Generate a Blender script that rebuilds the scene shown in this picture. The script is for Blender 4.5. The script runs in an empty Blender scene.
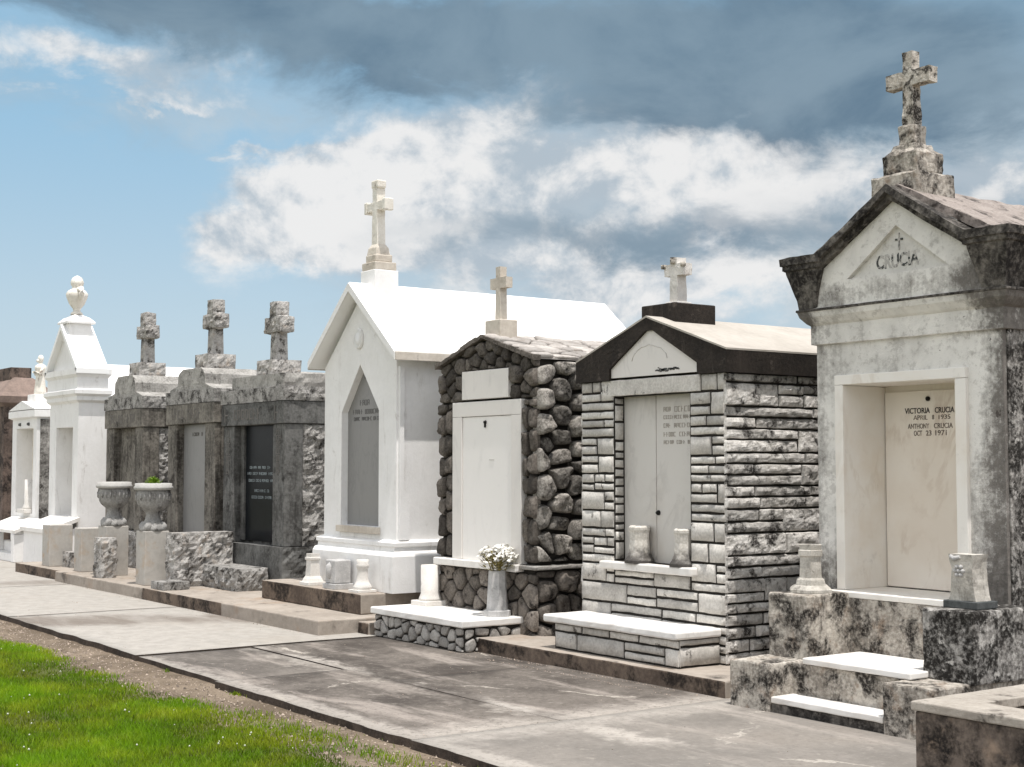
import bpy, bmesh, math, random
import numpy as np
from mathutils import Vector, noise, Matrix
from mathutils.geometry import tessellate_polygon
R = math.radians
scene = bpy.context.scene
COL = scene.collection

# ------------------------------------------------------------------ node helper
class NT:
    def __init__(s, tree):
        s.t = tree; s.n = tree.nodes; s.l = tree.links
    def new(s, t, **kw):
        n = s.n.new(t)
        for k, v in kw.items(): setattr(n, k, v)
        return n
    def put(s, sock, v):
        if v is None: return
        if isinstance(v, bpy.types.NodeSocket): s.l.new(v, sock)
        else:
            if sock.type == 'RGBA' and len(v) == 3: v = (*v, 1)
            sock.default_value = v
    def math(s, op, a, b=None, c=None, clamp=False):
        n = s.new('ShaderNodeMath', operation=op, use_clamp=clamp)
        s.put(n.inputs[0], a); s.put(n.inputs[1], b)
        if c is not None: s.put(n.inputs[2], c)
        return n.outputs[0]
    def vec(s, op, a, b=None):
        n = s.new('ShaderNodeVectorMath', operation=op)
        s.put(n.inputs[0], a); s.put(n.inputs[1], b)
        return n.outputs['Value'] if op in ('DOT_PRODUCT', 'LENGTH') else n.outputs[0]
    def mapping(s, v, loc=(0,0,0), rot=(0,0,0), scale=(1,1,1)):
        n = s.new('ShaderNodeMapping')
        s.put(n.inputs[0], v); n.inputs[1].default_value = loc
        n.inputs[2].default_value = rot; n.inputs[3].default_value = scale
        return n.outputs[0]
    def noise(s, v, scale, detail=4, rough=.55, dist=0, off=None):
        n = s.new('ShaderNodeTexNoise')
        if off is not None: v = s.vec('ADD', v, (off*3.1, off*7.7, off*5.3))
        s.put(n.inputs['Vector'], v)
        n.inputs['Scale'].default_value = scale; n.inputs['Detail'].default_value = detail
        n.inputs['Roughness'].default_value = rough; n.inputs['Distortion'].default_value = dist
        return n.outputs['Fac']
    def vor(s, v, scale, feature='F1'):
        n = s.new('ShaderNodeTexVoronoi', feature=feature)
        s.put(n.inputs['Vector'], v); n.inputs['Scale'].default_value = scale
        return n.outputs['Distance']
    def step(s, x, a, b, lo=0., hi=1.):
        n = s.new('ShaderNodeMapRange', interpolation_type='SMOOTHSTEP')
        s.put(n.inputs[0], x); n.inputs[1].default_value = a; n.inputs[2].default_value = b
        n.inputs[3].default_value = lo; n.inputs[4].default_value = hi
        return n.outputs[0]
    def mix(s, f, a, b, mode='MIX'):
        n = s.new('ShaderNodeMix', data_type='RGBA', blend_type=mode)
        s.put(n.inputs[0], f); s.put(n.inputs[6], a); s.put(n.inputs[7], b)
        return n.outputs[2]
    def sep(s, v):
        n = s.new('ShaderNodeSeparateXYZ'); s.put(n.inputs[0], v); return n.outputs
    def comb(s, x, y, z):
        n = s.new('ShaderNodeCombineXYZ')
        for i, q in enumerate((x, y, z)): s.put(n.inputs[i], q)
        return n.outputs[0]
    def bump(s, h, strength, dist, normal=None):
        n = s.new('ShaderNodeBump'); s.put(n.inputs['Height'], h)
        n.inputs['Strength'].default_value = strength; n.inputs['Distance'].default_value = dist
        if normal is not None: s.put(n.inputs['Normal'], normal)
        return n.outputs[0]
    def attr(s, name):
        n = s.new('ShaderNodeAttribute'); n.attribute_name = name; return n.outputs['Fac']

def base_mat(name, rough=.85, spec=.25):
    m = bpy.data.materials.new(name); m.use_nodes = True
    t = NT(m.node_tree); b = m.node_tree.nodes['Principled BSDF']
    b.inputs['Roughness'].default_value = rough
    b.inputs['Specular IOR Level'].default_value = spec
    co = t.new('ShaderNodeTexCoord').outputs['Object']
    return m, t, b, co

SEED = [0]
def stone(name, light, dark, stain=(.03,.028,.025), amt=.3, scale=2., streak=0., fine=.35, bump=.5, rough=.88,
          tone=False, bdist=.012, speck=0., spec=.2, warm=None, patch=0., edge=.1):
    """Weathered stone: tonal drift, mould patches, vertical run-off streaks, speckle."""
    SEED[0] += 1; k = SEED[0]
    m, t, b, co = base_mat(name, rough, spec)
    n1 = t.noise(co, scale, 6, .6, off=k)
    n2 = t.noise(co, scale*9, 5, .65, off=k+1)
    n3 = t.noise(co, scale*45, 3, .6, off=k+2)
    f = t.math('ADD', t.math('MULTIPLY', n1, 1-fine), t.math('MULTIPLY', n2, fine))
    c = t.mix(t.step(f, .36, .64), light, dark)
    if warm:
        c = t.mix(t.step(t.noise(co, scale*1.7, 4, .6, off=k+6), .52, .75, 0, .7), c, warm)
    if tone:
        a = t.attr('tone')
        c = t.mix(1., c, t.comb(a, a, a), 'MULTIPLY')
    if amt > 0:
        s1 = t.noise(co, scale*1.3, 8, .68, .3, off=k+3)
        th = .72 - amt*.42
        mask = t.step(s1, th-edge*.4, th+edge)
        if streak > 0:
            sv = t.noise(t.mapping(co, scale=(6, 6, .9)), 1.7, 9, .68, .5, off=k+4)
            ms = t.math('MULTIPLY', t.step(sv, .60-streak*.18, .80-streak*.14), t.step(n1, .34, .56, .25, .95))
            mask = t.math('MAXIMUM', mask, ms)
        mask = t.math('MULTIPLY', mask, t.step(n2, .25, .58, .35, 1.))
        c = t.mix(mask, c, stain)
    if patch > 0:
        pm = t.step(t.noise(co, scale*2.6, 6, .7, off=k+8), .60-patch*.12, .64)
        c = t.mix(t.math('MULTIPLY', pm, .9), c, light)
    if speck > 0:
        c = t.mix(t.step(n3, .60, .72, 0, speck), c, stain)
    t.put(b.inputs['Base Color'], c)
    h = t.math('ADD', t.math('MULTIPLY', n2, .7), t.math('MULTIPLY', n3, .45))
    t.put(b.inputs['Normal'], t.bump(h, bump, bdist))
    return m

def marble(name, col, vein, warm=None, rough=.45, vs=1.5, va=.5, dirt=.15):
    SEED[0] += 1; k = SEED[0]
    m, t, b, co = base_mat(name, rough, .4)
    w = t.noise(co, vs*1.3, 6, .6, off=k)
    x = t.math('ABSOLUTE', t.math('SUBTRACT', t.noise(t.mapping(co, rot=(0, .6, .3), scale=(1.6, 1.6, .7)), vs, 5, .6, 1.2, off=k+1), .5))
    v = t.math('MULTIPLY', t.step(x, .0, .05, 1., 0.), t.step(w, .42, .62))
    c = t.mix(t.math('MULTIPLY', v, va), col, vein)
    if warm: c = t.mix(t.step(t.noise(co, vs*.8, 5, .6, off=k+2), .45, .7, 0, .8), c, warm)
    c = t.mix(t.step(t.noise(co, vs*6, 6, .7, off=k+3), .58, .8, 0, dirt), c, (.16,.13,.11))
    t.put(b.inputs['Base Color'], c)
    t.put(b.inputs['Normal'], t.bump(t.noise(co, 60, 3, .6), .12, .004))
    return m

def plain(name, col, rough=.8, var=.15, scale=6, spec=.2):
    m, t, b, co = base_mat(name, rough, spec)
    SEED[0] += 1
    n = t.noise(co, scale, 5, .6, off=SEED[0])
    t.put(b.inputs['Base Color'], t.mix(t.step(n, .3, .7), [c*(1-var) for c in col], [min(1, c*(1+var)) for c in col]))
    return m

# ------------------------------------------------------------------ mesh builder
class B:
    def __init__(s):
        s.bm = bmesh.new(); s.tone = s.bm.faces.layers.float.new('tone'); s.mi = 0; s.tv = 1.; s.sm = False
    def face(s, vs, smooth=None):
        try: f = s.bm.faces.new(vs)
        except ValueError: return None
        f.material_index = s.mi; f[s.tone] = s.tv; f.smooth = s.sm if smooth is None else smooth
        return f
    def v(s, p): return s.bm.verts.new(p)
    def box(s, x0, x1, y0, y1, z0, z1, bev=.006, seg=2, taper=0, wob=0):
        cs = []
        for z, tp in ((z0, 0), (z1, taper)):
            cs.append([s.v((x0+tp, y0+tp, z)), s.v((x1-tp, y0+tp, z)), s.v((x1-tp, y1-tp, z)), s.v((x0+tp, y1-tp, z))])
        a, b = cs
        if wob:
            for q in a+b: q.co += Vector([random.uniform(-wob, wob) for _ in range(3)])
        fs = [s.face(a[::-1]), s.face(b)]
        for i in range(4):
            j = (i+1) % 4; fs.append(s.face([a[i], a[j], b[j], b[i]]))
        if bev > 0:
            es = list({e for f in fs for e in f.edges})
            r = bmesh.ops.bevel(s.bm, geom=es, offset=bev, segments=seg, affect='EDGES', profile=.5, clamp_overlap=True)
            for f in r['faces']: f.material_index = s.mi; f[s.tone] = s.tv
        return s
    def prism(s, poly, y0, y1, holes=(), hole_d=None, axis='Y', back=True):
        """polygon in (x,z), extruded in y from y0 (front) to y1; holes get reveals hole_d deep"""
        P = (lambda a, b, d: (a, d, b)) if axis == 'Y' else (lambda a, b, d: (d, a, b))
        loops = [poly]+list(holes)
        tri = tessellate_polygon([[Vector((p[0], p[1], 0)) for p in lp] for lp in loops])
        flat = [p for lp in loops for p in lp]
        fv = [s.v(P(p[0], p[1], y0)) for p in flat]
        for t3 in tri: s.face([fv[i] for i in t3])
        n = len(poly)
        bv = [s.v(P(p[0], p[1], y1)) for p in poly]
        for i in range(n):
            j = (i+1) % n; s.face([fv[i], fv[j], bv[j], bv[i]])
        if back: s.face(bv)
        o = n
        for h in holes:
            m = len(h); hd = hole_d if hole_d is not None else (y1-y0)
            hv = [s.v(P(p[0], p[1], y0+hd)) for p in h]
            for i in range(m):
                j = (i+1) % m; s.face([fv[o+i], fv[o+j], hv[j], hv[i]])
            o += m
        return s
    def sweep(s, x0, x1, y0, y1, prof, cap_top=True, cap_bot=True):
        rings = []
        for off, z in prof:
            rings.append([s.v((x0-off, y0-off, z)), s.v((x1+off, y0-off, z)), s.v((x1+off, y1+off, z)), s.v((x0-off, y1+off, z))])
        for a, b in zip(rings, rings[1:]):
            for i in range(4):
                j = (i+1) % 4; s.face([a[i], a[j], b[j], b[i]])
        if cap_bot: s.face(rings[0][::-1])
        if cap_top: s.face(rings[-1])
        return s
    def lathe(s, c, prof, n=24, rot=0, sx=1, sy=1, smooth=True, flute=0, nf=12, fr=None):
        rings = []
        for k, (r, z) in enumerate(prof):
            ring = []
            for i in range(n):
                a = rot+2*math.pi*i/n
                rr = r*(1-flute*(.5+.5*math.cos(a*nf))) if flute and (fr is None or fr[0] <= k <= fr[1]) else r
                ring.append(s.v((c[0]+rr*math.cos(a)*sx, c[1]+rr*math.sin(a)*sy, c[2]+z)))
            rings.append(ring)
        for a, b in zip(rings, rings[1:]):
            for i in range(n):
                j = (i+1) % n; s.face([a[i], a[j], b[j], b[i]], smooth)
        s.face(rings[0][::-1], False); s.face(rings[-1], False)
        return s
    def tube(s, pts, rad, n=6, smooth=True):
        rings = []
        for k, p in enumerate(pts):
            p = Vector(p); q = Vector(pts[min(k+1, len(pts)-1)]); o = Vector(pts[max(k-1, 0)])
            d = (q-o).normalized(); a = d.orthogonal().normalized(); b2 = d.cross(a)
            r = rad[k] if isinstance(rad, (list, tuple)) else rad
            rings.append([s.v(p+a*r*math.cos(2*math.pi*i/n)+b2*r*math.sin(2*math.pi*i/n)) for i in range(n)])
        for a, b in zip(rings, rings[1:]):
            for i in range(n):
                j = (i+1) % n; s.face([a[i], a[j], b[j], b[i]], smooth)
        s.face(rings[0][::-1]); s.face(rings[-1])
        return s
    def rock(s, x0, x1, y0, y1, z0, z1, res=.05, amp=.03, faces='xXyYzZ', base=.003, seed=0, sc=9., pitch=.35, smooth=False):
        """box whose listed faces are rock-faced (hewn)"""
        nx, ny, nz = [max(1, int(round(d/res))) for d in (x1-x0, y1-y0, z1-z0)]
        nx, ny, nz = min(nx, 70), min(ny, 90), min(nz, 60)
        grid = {}
        cen = ((x0+x1)/2, (y0+y1)/2, (z0+z1)/2)
        def get(i, j, k):
            key = (i, j, k)
            if key in grid: return grid[key]
            p = Vector((x0+(x1-x0)*i/nx, y0+(y1-y0)*j/ny, z0+(z1-z0)*k/nz))
            nrm = Vector((0, 0, 0)); rough = Vector((0, 0, 0))
            for c_, lo, hi, cl, ch, ax in ((i, 0, nx, 'x', 'X', 0), (j, 0, ny, 'y', 'Y', 1), (k, 0, nz, 'z', 'Z', 2)):
                sg = -1 if c_ == lo else (1 if c_ == hi else 0)
                if sg:
                    if (cl if sg < 0 else ch) in faces: rough[ax] = sg
                    nrm[ax] = sg
            ed = []
            ds = [min(i, nx-i)*(x1-x0)/nx, min(j, ny-j)*(y1-y0)/ny, min(k, nz-k)*(z1-z0)/nz]
            if rough.length > 0:
                inner = sorted(ds)[1] if nrm.length <= 1.01 else 0
                fade = min(1., inner/(.06))
                q = p*sc+Vector((seed*7.3, seed*3.1, seed*1.7))
                vd = noise.voronoi(q*.9)[0]
                d = .75*(vd[1]-vd[0])*1.1 + .55*noise.fractal(q*.7, 1., 2.1, 4) + .3*noise.noise(q*2.6)
                p2 = p + rough.normalized()*amp*(pitch+(1-pitch)*fade)*d + rough.normalized()*amp*.25*fade
            else:
                p2 = p
            if base: p2 = p2+noise.noise_vector(p*6+Vector((seed, 0, 0)))*base
            grid[key] = s.v(p2); return grid[key]
        def quad(a, b, c, d): s.face([get(*a), get(*b), get(*c), get(*d)], smooth)
        for i in range(nx):
            for j in range(ny):
                quad((i, j, 0), (i, j+1, 0), (i+1, j+1, 0), (i+1, j, 0)); quad((i, j, nz), (i+1, j, nz), (i+1, j+1, nz), (i, j+1, nz))
        for i in range(nx):
            for k in range(nz):
                quad((i, 0, k), (i+1, 0, k), (i+1, 0, k+1), (i, 0, k+1)); quad((i, ny, k), (i, ny, k+1), (i+1, ny, k+1), (i+1, ny, k))
        for j in range(ny):
            for k in range(nz):
                quad((0, j, k), (0, j, k+1), (0, j+1, k+1), (0, j+1, k)); quad((nx, j, k), (nx, j+1, k), (nx, j+1, k+1), (nx, j, k+1))
        return s

def clip(poly, px, py, nx, ny):
    out = []
    n = len(poly)
    for i in range(n):
        a, b = poly[i], poly[(i+1) % n]
        da = (a[0]-px)*nx+(a[1]-py)*ny; db = (b[0]-px)*nx+(b[1]-py)*ny
        if da <= 0: out.append(a)
        if (da < 0 < db) or (db < 0 < da):
            t = da/(da-db); out.append((a[0]+(b[0]-a[0])*t, a[1]+(b[1]-a[1])*t))
    return out

def frame_point(fr, u, v, h):
    O, U, V, N = fr
    return O+U*u+V*v+N*h

def cobbles(b, fr, poly, size, gap, height, rng, tones=(.5, 1.2), aspect=1.3, nz=.25, skip=0., jit=.36, smooth=True):
    """field of rubble stones filling a convex polygon in the face frame"""
    us = [p[0] for p in poly]; vs = [p[1] for p in poly]
    seeds = []
    nu = max(1, round((max(us)-min(us))/size)); nv = max(1, round((max(vs)-min(vs))/(size*aspect)))
    du = (max(us)-min(us))/nu; dv = (max(vs)-min(vs))/nv
    for i in range(nu):
        for j in range(-1, nv+1):
            o = .5 if i % 2 else 0.
            seeds.append((min(us)+(i+.5+rng.uniform(-jit, jit))*du, min(vs)+(j+.25+o+rng.uniform(-jit, jit))*dv))
    for si, sd in enumerate(seeds):
        cell = list(poly)
        n = len(poly)
        for i in range(n):
            a, c = poly[i], poly[(i+1) % n]
            ex, ey = c[0]-a[0], c[1]-a[1]; L = math.hypot(ex, ey)
            if L < 1e-6: continue
            nx, ny = ey/L, -ex/L
            cell = clip(cell, a[0]-nx*gap*.5, a[1]-ny*gap*.5, nx, ny)
            if len(cell) < 3: break
        for sj, sd2 in enumerate(seeds):
            if si == sj or len(cell) < 3: continue
            dx, dy = sd2[0]-sd[0], sd2[1]-sd[1]; L = math.hypot(dx, dy)
            if L > size*4 or L < 1e-6: continue
            cell = clip(cell, (sd[0]+sd2[0])/2-dx/L*gap/2, (sd[1]+sd2[1])/2-dy/L*gap/2, dx/L, dy/L)
        if len(cell) < 3: continue
        area = abs(sum(cell[i][0]*cell[(i+1) % len(cell)][1]-cell[(i+1) % len(cell)][0]*cell[i][1] for i in range(len(cell))))/2
        if area < (size*.22)**2 or rng.random() < skip: continue
        for _ in range(2):      # round the corners
            nc = []
            for i in range(len(cell)):
                a, c = cell[i], cell[(i+1) % len(cell)]
                q_ = .16 if len(cell) < 12 else .25; nc.append((a[0]*(1-q_)+c[0]*q_, a[1]*(1-q_)+c[1]*q_)); nc.append((a[0]*q_+c[0]*(1-q_), a[1]*q_+c[1]*(1-q_)))
            cell = nc
        cx = sum(p[0] for p in cell)/len(cell); cy = sum(p[1] for p in cell)/len(cell)
        hh = height*rng.uniform(.65, 1.25)*min(1.2, math.sqrt(area)/size+.2)
        ox, oy = rng.uniform(-.12, .12), rng.uniform(-.12, .12)
        b.tv = rng.uniform(*tones)
        rings = []
        so = rng.uniform(0, 50); tx, ty = rng.uniform(-.35, .35), rng.uniform(-.4, .25)
        for sc_, h_ in ((1., -.2), (1., .32), (.975, .6), (.91, .84), (.77, .97), (.52, 1.02), (.26, 1.04)):
            ring = []
            for p in cell:
                u = cx+(p[0]-cx)*sc_+ox*size*(1-sc_)*.4; v = cy+(p[1]-cy)*sc_+oy*size*(1-sc_)*.4
                nn = noise.fractal(Vector((u, v, so))*(2.6/size), .9, 2.1, 5)*nz+(tx*(u-cx)+ty*(v-cy))/size*.8
                ring.append(b.v(frame_point(fr, u, v, hh*(h_+nn*min(1, 1.6*h_ if h_ > 0 else 0)))))
            rings.append(ring)
        for a, c in zip(rings, rings[1:]):
            for i in range(len(a)):
                j = (i+1) % len(a); b.face([a[i], a[j], c[j], c[i]], smooth)
        b.face(rings[-1], smooth)
    b.tv = 1.

def ashlar(b, fr, u0, u1, v0, v1, rng, unit=.074, gap=.0105, h=.009, amp=.005, wr=(.16, .42), tones=(.72, 1.12), res=.05, rockface=False, split=.58):
    """coursed ledgestone filling a rectangle: bands one or two units high, two-unit bands partly split into thin stones"""
    def rect(a, c, d, e):
        if c-a < .02 or e-d < .02: return
        b.tv = rng.uniform(*tones)
        g = gap/2
        a += g*rng.uniform(.7, 1.2); c -= g*rng.uniform(.7, 1.2); d += g*rng.uniform(.7, 1.3); e -= g*rng.uniform(.7, 1.2)
        so = rng.uniform(0, 60); hh = h*rng.uniform(.75, 1.3)
        tu, tv_ = rng.uniform(-.10, .10), rng.uniform(-.15, .15)
        def ticks(L):
            m = max(2, int(L/res)); e_ = min(.007, L*.2)
            return [0., e_]+[e_+(L-2*e_)*q/m for q in range(1, m)]+[L-e_, L]
        P = []
        for fu in ticks(c-a):
            row = []
            for fv in ticks(e-d):
                u = a+fu; v = d+fv
                ed = max(0., min(fu, c-a-fu, fv, e-d-fv))
                if rockface:
                    k = min(1, ed/.03)
                    q = Vector((u*12, v*17, so))
                    vd = noise.voronoi(q*.9)[0]
                    r_ = noise.fractal(q, 1., 2.2, 5)*.75+(vd[1]-vd[0])*.8-.15
                    hh2 = -.012 if ed < 1e-6 else hh*(.5+.5*k)+amp*(.18+.82*k)*r_+(tu*(fu-(c-a)/2)+tv_*(fv-(e-d)/2))*.5
                else:
                    hh2 = -.012 if ed < 1e-6 else hh+amp*noise.fractal(Vector((u*14, v*14, so)), 1., 2., 4)+(tu*(fu-(c-a)/2)+tv_*(fv-(e-d)/2))*.12
                wu = noise.noise(Vector((u*11, v*11, so+9)))*.005; wv = noise.noise(Vector((u*11, v*11, so+19)))*.005
                row.append(b.v(frame_point(fr, u+wu, v+wv, hh2)))
            P.append(row)
        for i in range(len(P)-1):
            for j in range(len(P[0])-1):
                sm = 0 < i < len(P)-2 and 0 < j < len(P[0])-2
                b.face([P[i][j], P[i+1][j], P[i+1][j+1], P[i][j+1]], sm and not rockface)
    v = v0
    while v < v1-.015:
        left = v1-v
        bandh = unit*rng.choice([1, 2, 2, 2, 1, 2, 2.6 if rockface and rng.random() < .3 else 2])*rng.uniform(.92, 1.08)
        if left-bandh < unit*.6: bandh = left
        u = u0
        while u < u1-.01:
            big = rng.random()
            w = rng.uniform(*wr)*(1.25 if bandh > unit*1.5 else 1.5)
            if u1-u-w < wr[0]*.6: w = u1-u
            if bandh > unit*1.5 and big < split:
                k = rng.uniform(.4, .6)*bandh
                if w > wr[0]*1.9 and rng.random() < .6:
                    m = w*rng.uniform(.35, .65)
                    rect(u, u+w, v, v+k); rect(u, u+m, v+k, v+bandh); rect(u+m, u+w, v+k, v+bandh)
                else:
                    rect(u, u+w, v, v+k); rect(u, u+w, v+k, v+bandh)
            else:
                rect(u, u+w, v, v+bandh)
            u += w
        v += bandh
    b.tv = 1.

X_, Y_, Z_ = Vector((1, 0, 0)), Vector((0, 1, 0)), Vector((0, 0, 1))
def front(y): return (Vector((0, y, 0)), X_, Z_, -Y_)           # u = x, v = z, outward = -y
def right(x): return (Vector((x, 0, 0)), Y_, Z_, X_)            # u = y
def left(x): return (Vector((x, 0, 0)), Y_, Z_, -X_)
def top(z): return (Vector((0, 0, z)), X_, Y_, Z_)

# ------------------------------------------------------------------ objects
def thing(name, loc, label, cat, group=None):
    o = bpy.data.objects.new(name, None); COL.objects.link(o)
    o.location = loc; o.empty_display_size = .2
    o['label'] = label; o['category'] = cat
    if group: o['group'] = group
    return o
def origin(p):
    while p.parent: p = p.parent
    return Vector(p.location)
def part(name, b, mats, parent=None, loc=None, label=None, recalc=True):
    org = origin(parent) if parent else Vector(loc or (0, 0, 0))
    if recalc: bmesh.ops.recalc_face_normals(b.bm, faces=b.bm.faces)
    for v in b.bm.verts: v.co -= org
    me = bpy.data.meshes.new(name); b.bm.to_mesh(me); b.bm.free()
    for m in (mats if isinstance(mats, (list, tuple)) else [mats]): me.materials.append(m)
    o = bpy.data.objects.new(name, me); COL.objects.link(o)
    if parent: o.parent = parent
    else: o.location = org
    if label: o['label'] = label
    return o
def solo(name, b, mats, loc, label, cat, group=None):
    o = part(name, b, mats, loc=loc); o['label'] = label; o['category'] = cat
    if group: o['group'] = group
    return o
def struct(name, b, mats, kind='structure', recalc=True):
    o = part(name, b, mats, recalc=recalc); o['kind'] = kind; return o
def text(name, s, width, height, x, y, z, mat, parent, bold=0.):
    """a line of cut lettering, every word a part of its own; x is the line's centre, z its foot"""
    ws = s.split(); n = sum(len(q) for q in ws)+1.3*(len(ws)-1); u = x-width/2
    for q in ws:
        w = width*len(q)/n
        word(name, q, w*.97 if len(q) > 1 else w*.7, height, u+w/2, y, z, mat, parent, bold); u += w+width*1.3/n
def word(name, s, width, height, x, y, z, mat, parent, bold=0.):
    """cut lettering: built-in font turned into a mesh, scaled to a real width and cap height; x is its centre, z its foot"""
    c = bpy.data.curves.new('tmp', 'FONT'); c.body = s; c.size = 1; c.extrude = .01; c.resolution_u = 3; c.offset = bold
    o = bpy.data.objects.new('tmp', c); COL.objects.link(o)
    me = bpy.data.meshes.new_from_object(o.evaluated_get(bpy.context.evaluated_depsgraph_get()))
    bpy.data.objects.remove(o); bpy.data.curves.remove(c)
    xs = [v.co.x for v in me.vertices]; ys = [v.co.y for v in me.vertices]
    a, b_, d, e = min(xs), max(xs), min(ys), max(ys); org = origin(parent)
    for v in me.vertices:
        v.co = Vector((x+((v.co.x-a)/(b_-a)-.5)*width, y-v.co.z*.15, z+(v.co.y-d)/(e-d)*height))-org
    me.name = name; me.materials.clear(); me.materials.append(mat)
    o = bpy.data.objects.new(name, me); COL.objects.link(o); o.parent = parent
    return o
def scribble(b, x0, x1, z, h, y, rng, fill=.7, stroke=.006):
    """worn, unreadable lettering: short upright and level strokes on one line"""
    x = x0
    while x < x1-h*.3:
        w = h*rng.uniform(.45, .7)
        k = rng.randrange(4)
        b.box(x, x+stroke, y-.002, y+.002, z, z+h, bev=0)
        if k != 1: b.box(x+stroke, x+w, y-.002, y+.002, z+h-stroke, z+h, bev=0)
        if k in (0, 2): b.box(x+stroke, x+w, y-.002, y+.002, z, z+stroke, bev=0)
        if k in (1, 3): b.box(x+stroke, x+w*.8, y-.002, y+.002, z+h*.45, z+h*.45+stroke, bev=0)
        if k in (0, 3): b.box(x+w-stroke*.5, x+w+stroke*.5, y-.002, y+.002, z+stroke, z+h-stroke, bev=0)
        x += w+h*.28
def letters(parent, mat, x0, x1, z, h, y, rng, stroke=.006, name='lettering'):
    """one line of worn lettering, every word a part of its own"""
    x = x0
    while x < x1-h*.6:
        w = min(x1-x, h*.85*rng.randint(3, 8))
        if x1-x-w < h*1.2: w = x1-x
        b = B(); scribble(b, x, x+w, z, h, y, rng, stroke=stroke)
        if len(b.bm.verts): part(name, b, mat, parent)
        x += w+h*.9
def cross(b, x, y, z0, z1, w, d, arm, za, ha, bev=.008, tw=None, lobes=False):
    """latin cross facing the walk: shaft plus two arms butted against it"""
    b.prism([(x-w*1.0, z0), (x+w*1.0, z0), (x+w*.8, za-ha/2), (x+arm, za-ha/2), (x+arm, za+ha/2), (x+w*.8, za+ha/2), (x+w*.8, z1), (x-w*.8, z1),
             (x-w*.8, za+ha/2), (x-arm, za+ha/2), (x-arm, za-ha/2), (x-w*.8, za-ha/2)], y-d/2, y+d/2)
    if bev:
        es = [e for e in b.bm.edges if len(e.link_faces) == 2 and e.calc_face_angle(0) > .5 and min(v.co.z for v in e.verts) >= z0-.001]
        r = bmesh.ops.bevel(b.bm, geom=es, offset=bev, segments=2, affect='EDGES', clamp_overlap=True)
        for f in r['faces']: f[b.tone] = 1.
def wear(b, step=.05, amp=.006, sc=14., seed=0, cut=True):
    """break long edges up and roughen everything a little, as on old stucco and stone"""
    if cut:
        for _ in range(5):
            es = [e for e in b.bm.edges if e.calc_length() > step*1.6]
            if not es or len(b.bm.verts) > 30000: break
            bmesh.ops.subdivide_edges(b.bm, edges=es, cuts=1, use_grid_fill=True)
    bmesh.ops.triangulate(b.bm, faces=[f for f in b.bm.faces if len(f.verts) > 4])
    for v in b.bm.verts:
        p = v.co*sc+Vector((seed, seed*2, 0))
        v.co += noise.noise_vector(p)*amp*.6+noise.noise_vector(p*3.1)*amp*.4
    return b

# ------------------------------------------------------------------ materials
M = {}
M['white'] = stone('white_limewash', (.82,.81,.80), (.75,.74,.725), (.46,.43,.40), .2, 2.2, streak=.25, bump=.3, fine=.3, rough=.75)
M['white_roof'] = plain('white_roof_paint', (.86,.86,.85), .6, .03, 2)
M['cream'] = stone('cream_stone', (.62,.57,.50), (.45,.40,.34), (.10,.08,.07), .25, 2.5, bump=.3)
M['white_marble'] = marble('white_marble', (.70,.67,.635), (.45,.43,.42), None, .5, 1.6, .3, .25)
M['white_slab'] = marble('white_marble_slab', (.76,.74,.71), (.52,.49,.46), (.62,.58,.53), .55, 2.2, .35, .45)
M['beige_marble'] = marble('beige_marble', (.80,.745,.67), (.46,.36,.28), (.70,.62,.53), .4, 1.1, .75, .14)
M['cream_frame'] = marble('cream_marble_frame', (.79,.76,.71), (.5,.42,.33), (.66,.57,.46), .5, 1.2, .3, .25)
M['grey_marble'] = marble('grey_marble', (.23,.225,.22), (.16,.16,.16), None, .4, 2.5, .4, .2)
M['pale_marble'] = marble('pale_grey_marble', (.60,.575,.54), (.36,.34,.32), (.48,.44,.39), .5, 1.3, .35, .3)
M['stucco'] = stone('mouldy_stucco_front', (.64,.61,.56), (.50,.47,.42), (.06,.052,.046), .30, 2.1, streak=.35, bump=.5, fine=.3, patch=.1)
M['stucco_dark'] = stone('mouldy_stucco_dark', (.50,.48,.45), (.13,.12,.11), (.017,.015,.013), .66, 4.5, streak=.9, bump=1., patch=.1, fine=.6, edge=.09, speck=.4)
M['stucco_black'] = stone('black_mould_moulding', (.24,.22,.195), (.075,.067,.06), (.018,.016,.015), .78, 3.4, streak=.45, bump=1., fine=.5, edge=.2)
M['mould_block'] = stone('mould_stained_block', (.60,.555,.49), (.27,.24,.205), (.02,.017,.015), .56, 4.6, streak=.55, bump=1., warm=(.24,.15,.09), fine=.55, edge=.12, speck=.5)
M['ledge'] = stone('ledgestone_face', (.70,.67,.625), (.47,.445,.41), (.06,.053,.047), .24, 5., tone=True, bump=.6, fine=.5, speck=.3, edge=.07)
M['ledge_rock'] = stone('ledgestone_rockface', (.84,.81,.77), (.56,.53,.49), (.035,.031,.028), .44, 5.5, tone=True, bump=1., fine=.6, speck=.35, edge=.10)
M['mortar'] = plain('dark_mortar', (.026,.023,.020), .95, .3, 20)
M['rubble'] = stone('brown_rubble_stone', (.185,.163,.142), (.075,.065,.056), (.025,.021,.018), .36, 6., tone=True, bump=.8, fine=.55, speck=.3)
M['rubble_side'] = stone('grey_rubble_stone', (.46,.43,.39), (.13,.117,.104), (.028,.025,.022), .42, 6., tone=True, bump=.9, fine=.55, speck=.3)
M['rubble_grey'] = stone('light_rubble_stone', (.36,.345,.32), (.20,.185,.17), (.06,.055,.05), .25, 8., tone=True, bump=.7, fine=.5)
M['tile'] = stone('pale_roof_stone', (.45,.42,.39), (.28,.255,.235), (.2,.16,.13), .3, 5., tone=True, bump=.6)
M['black_roof'] = stone('black_painted_cement', (.036,.029,.024), (.018,.015,.013), (.12,.10,.085), .26, 4., bump=.8, streak=.25, fine=.5)
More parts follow.
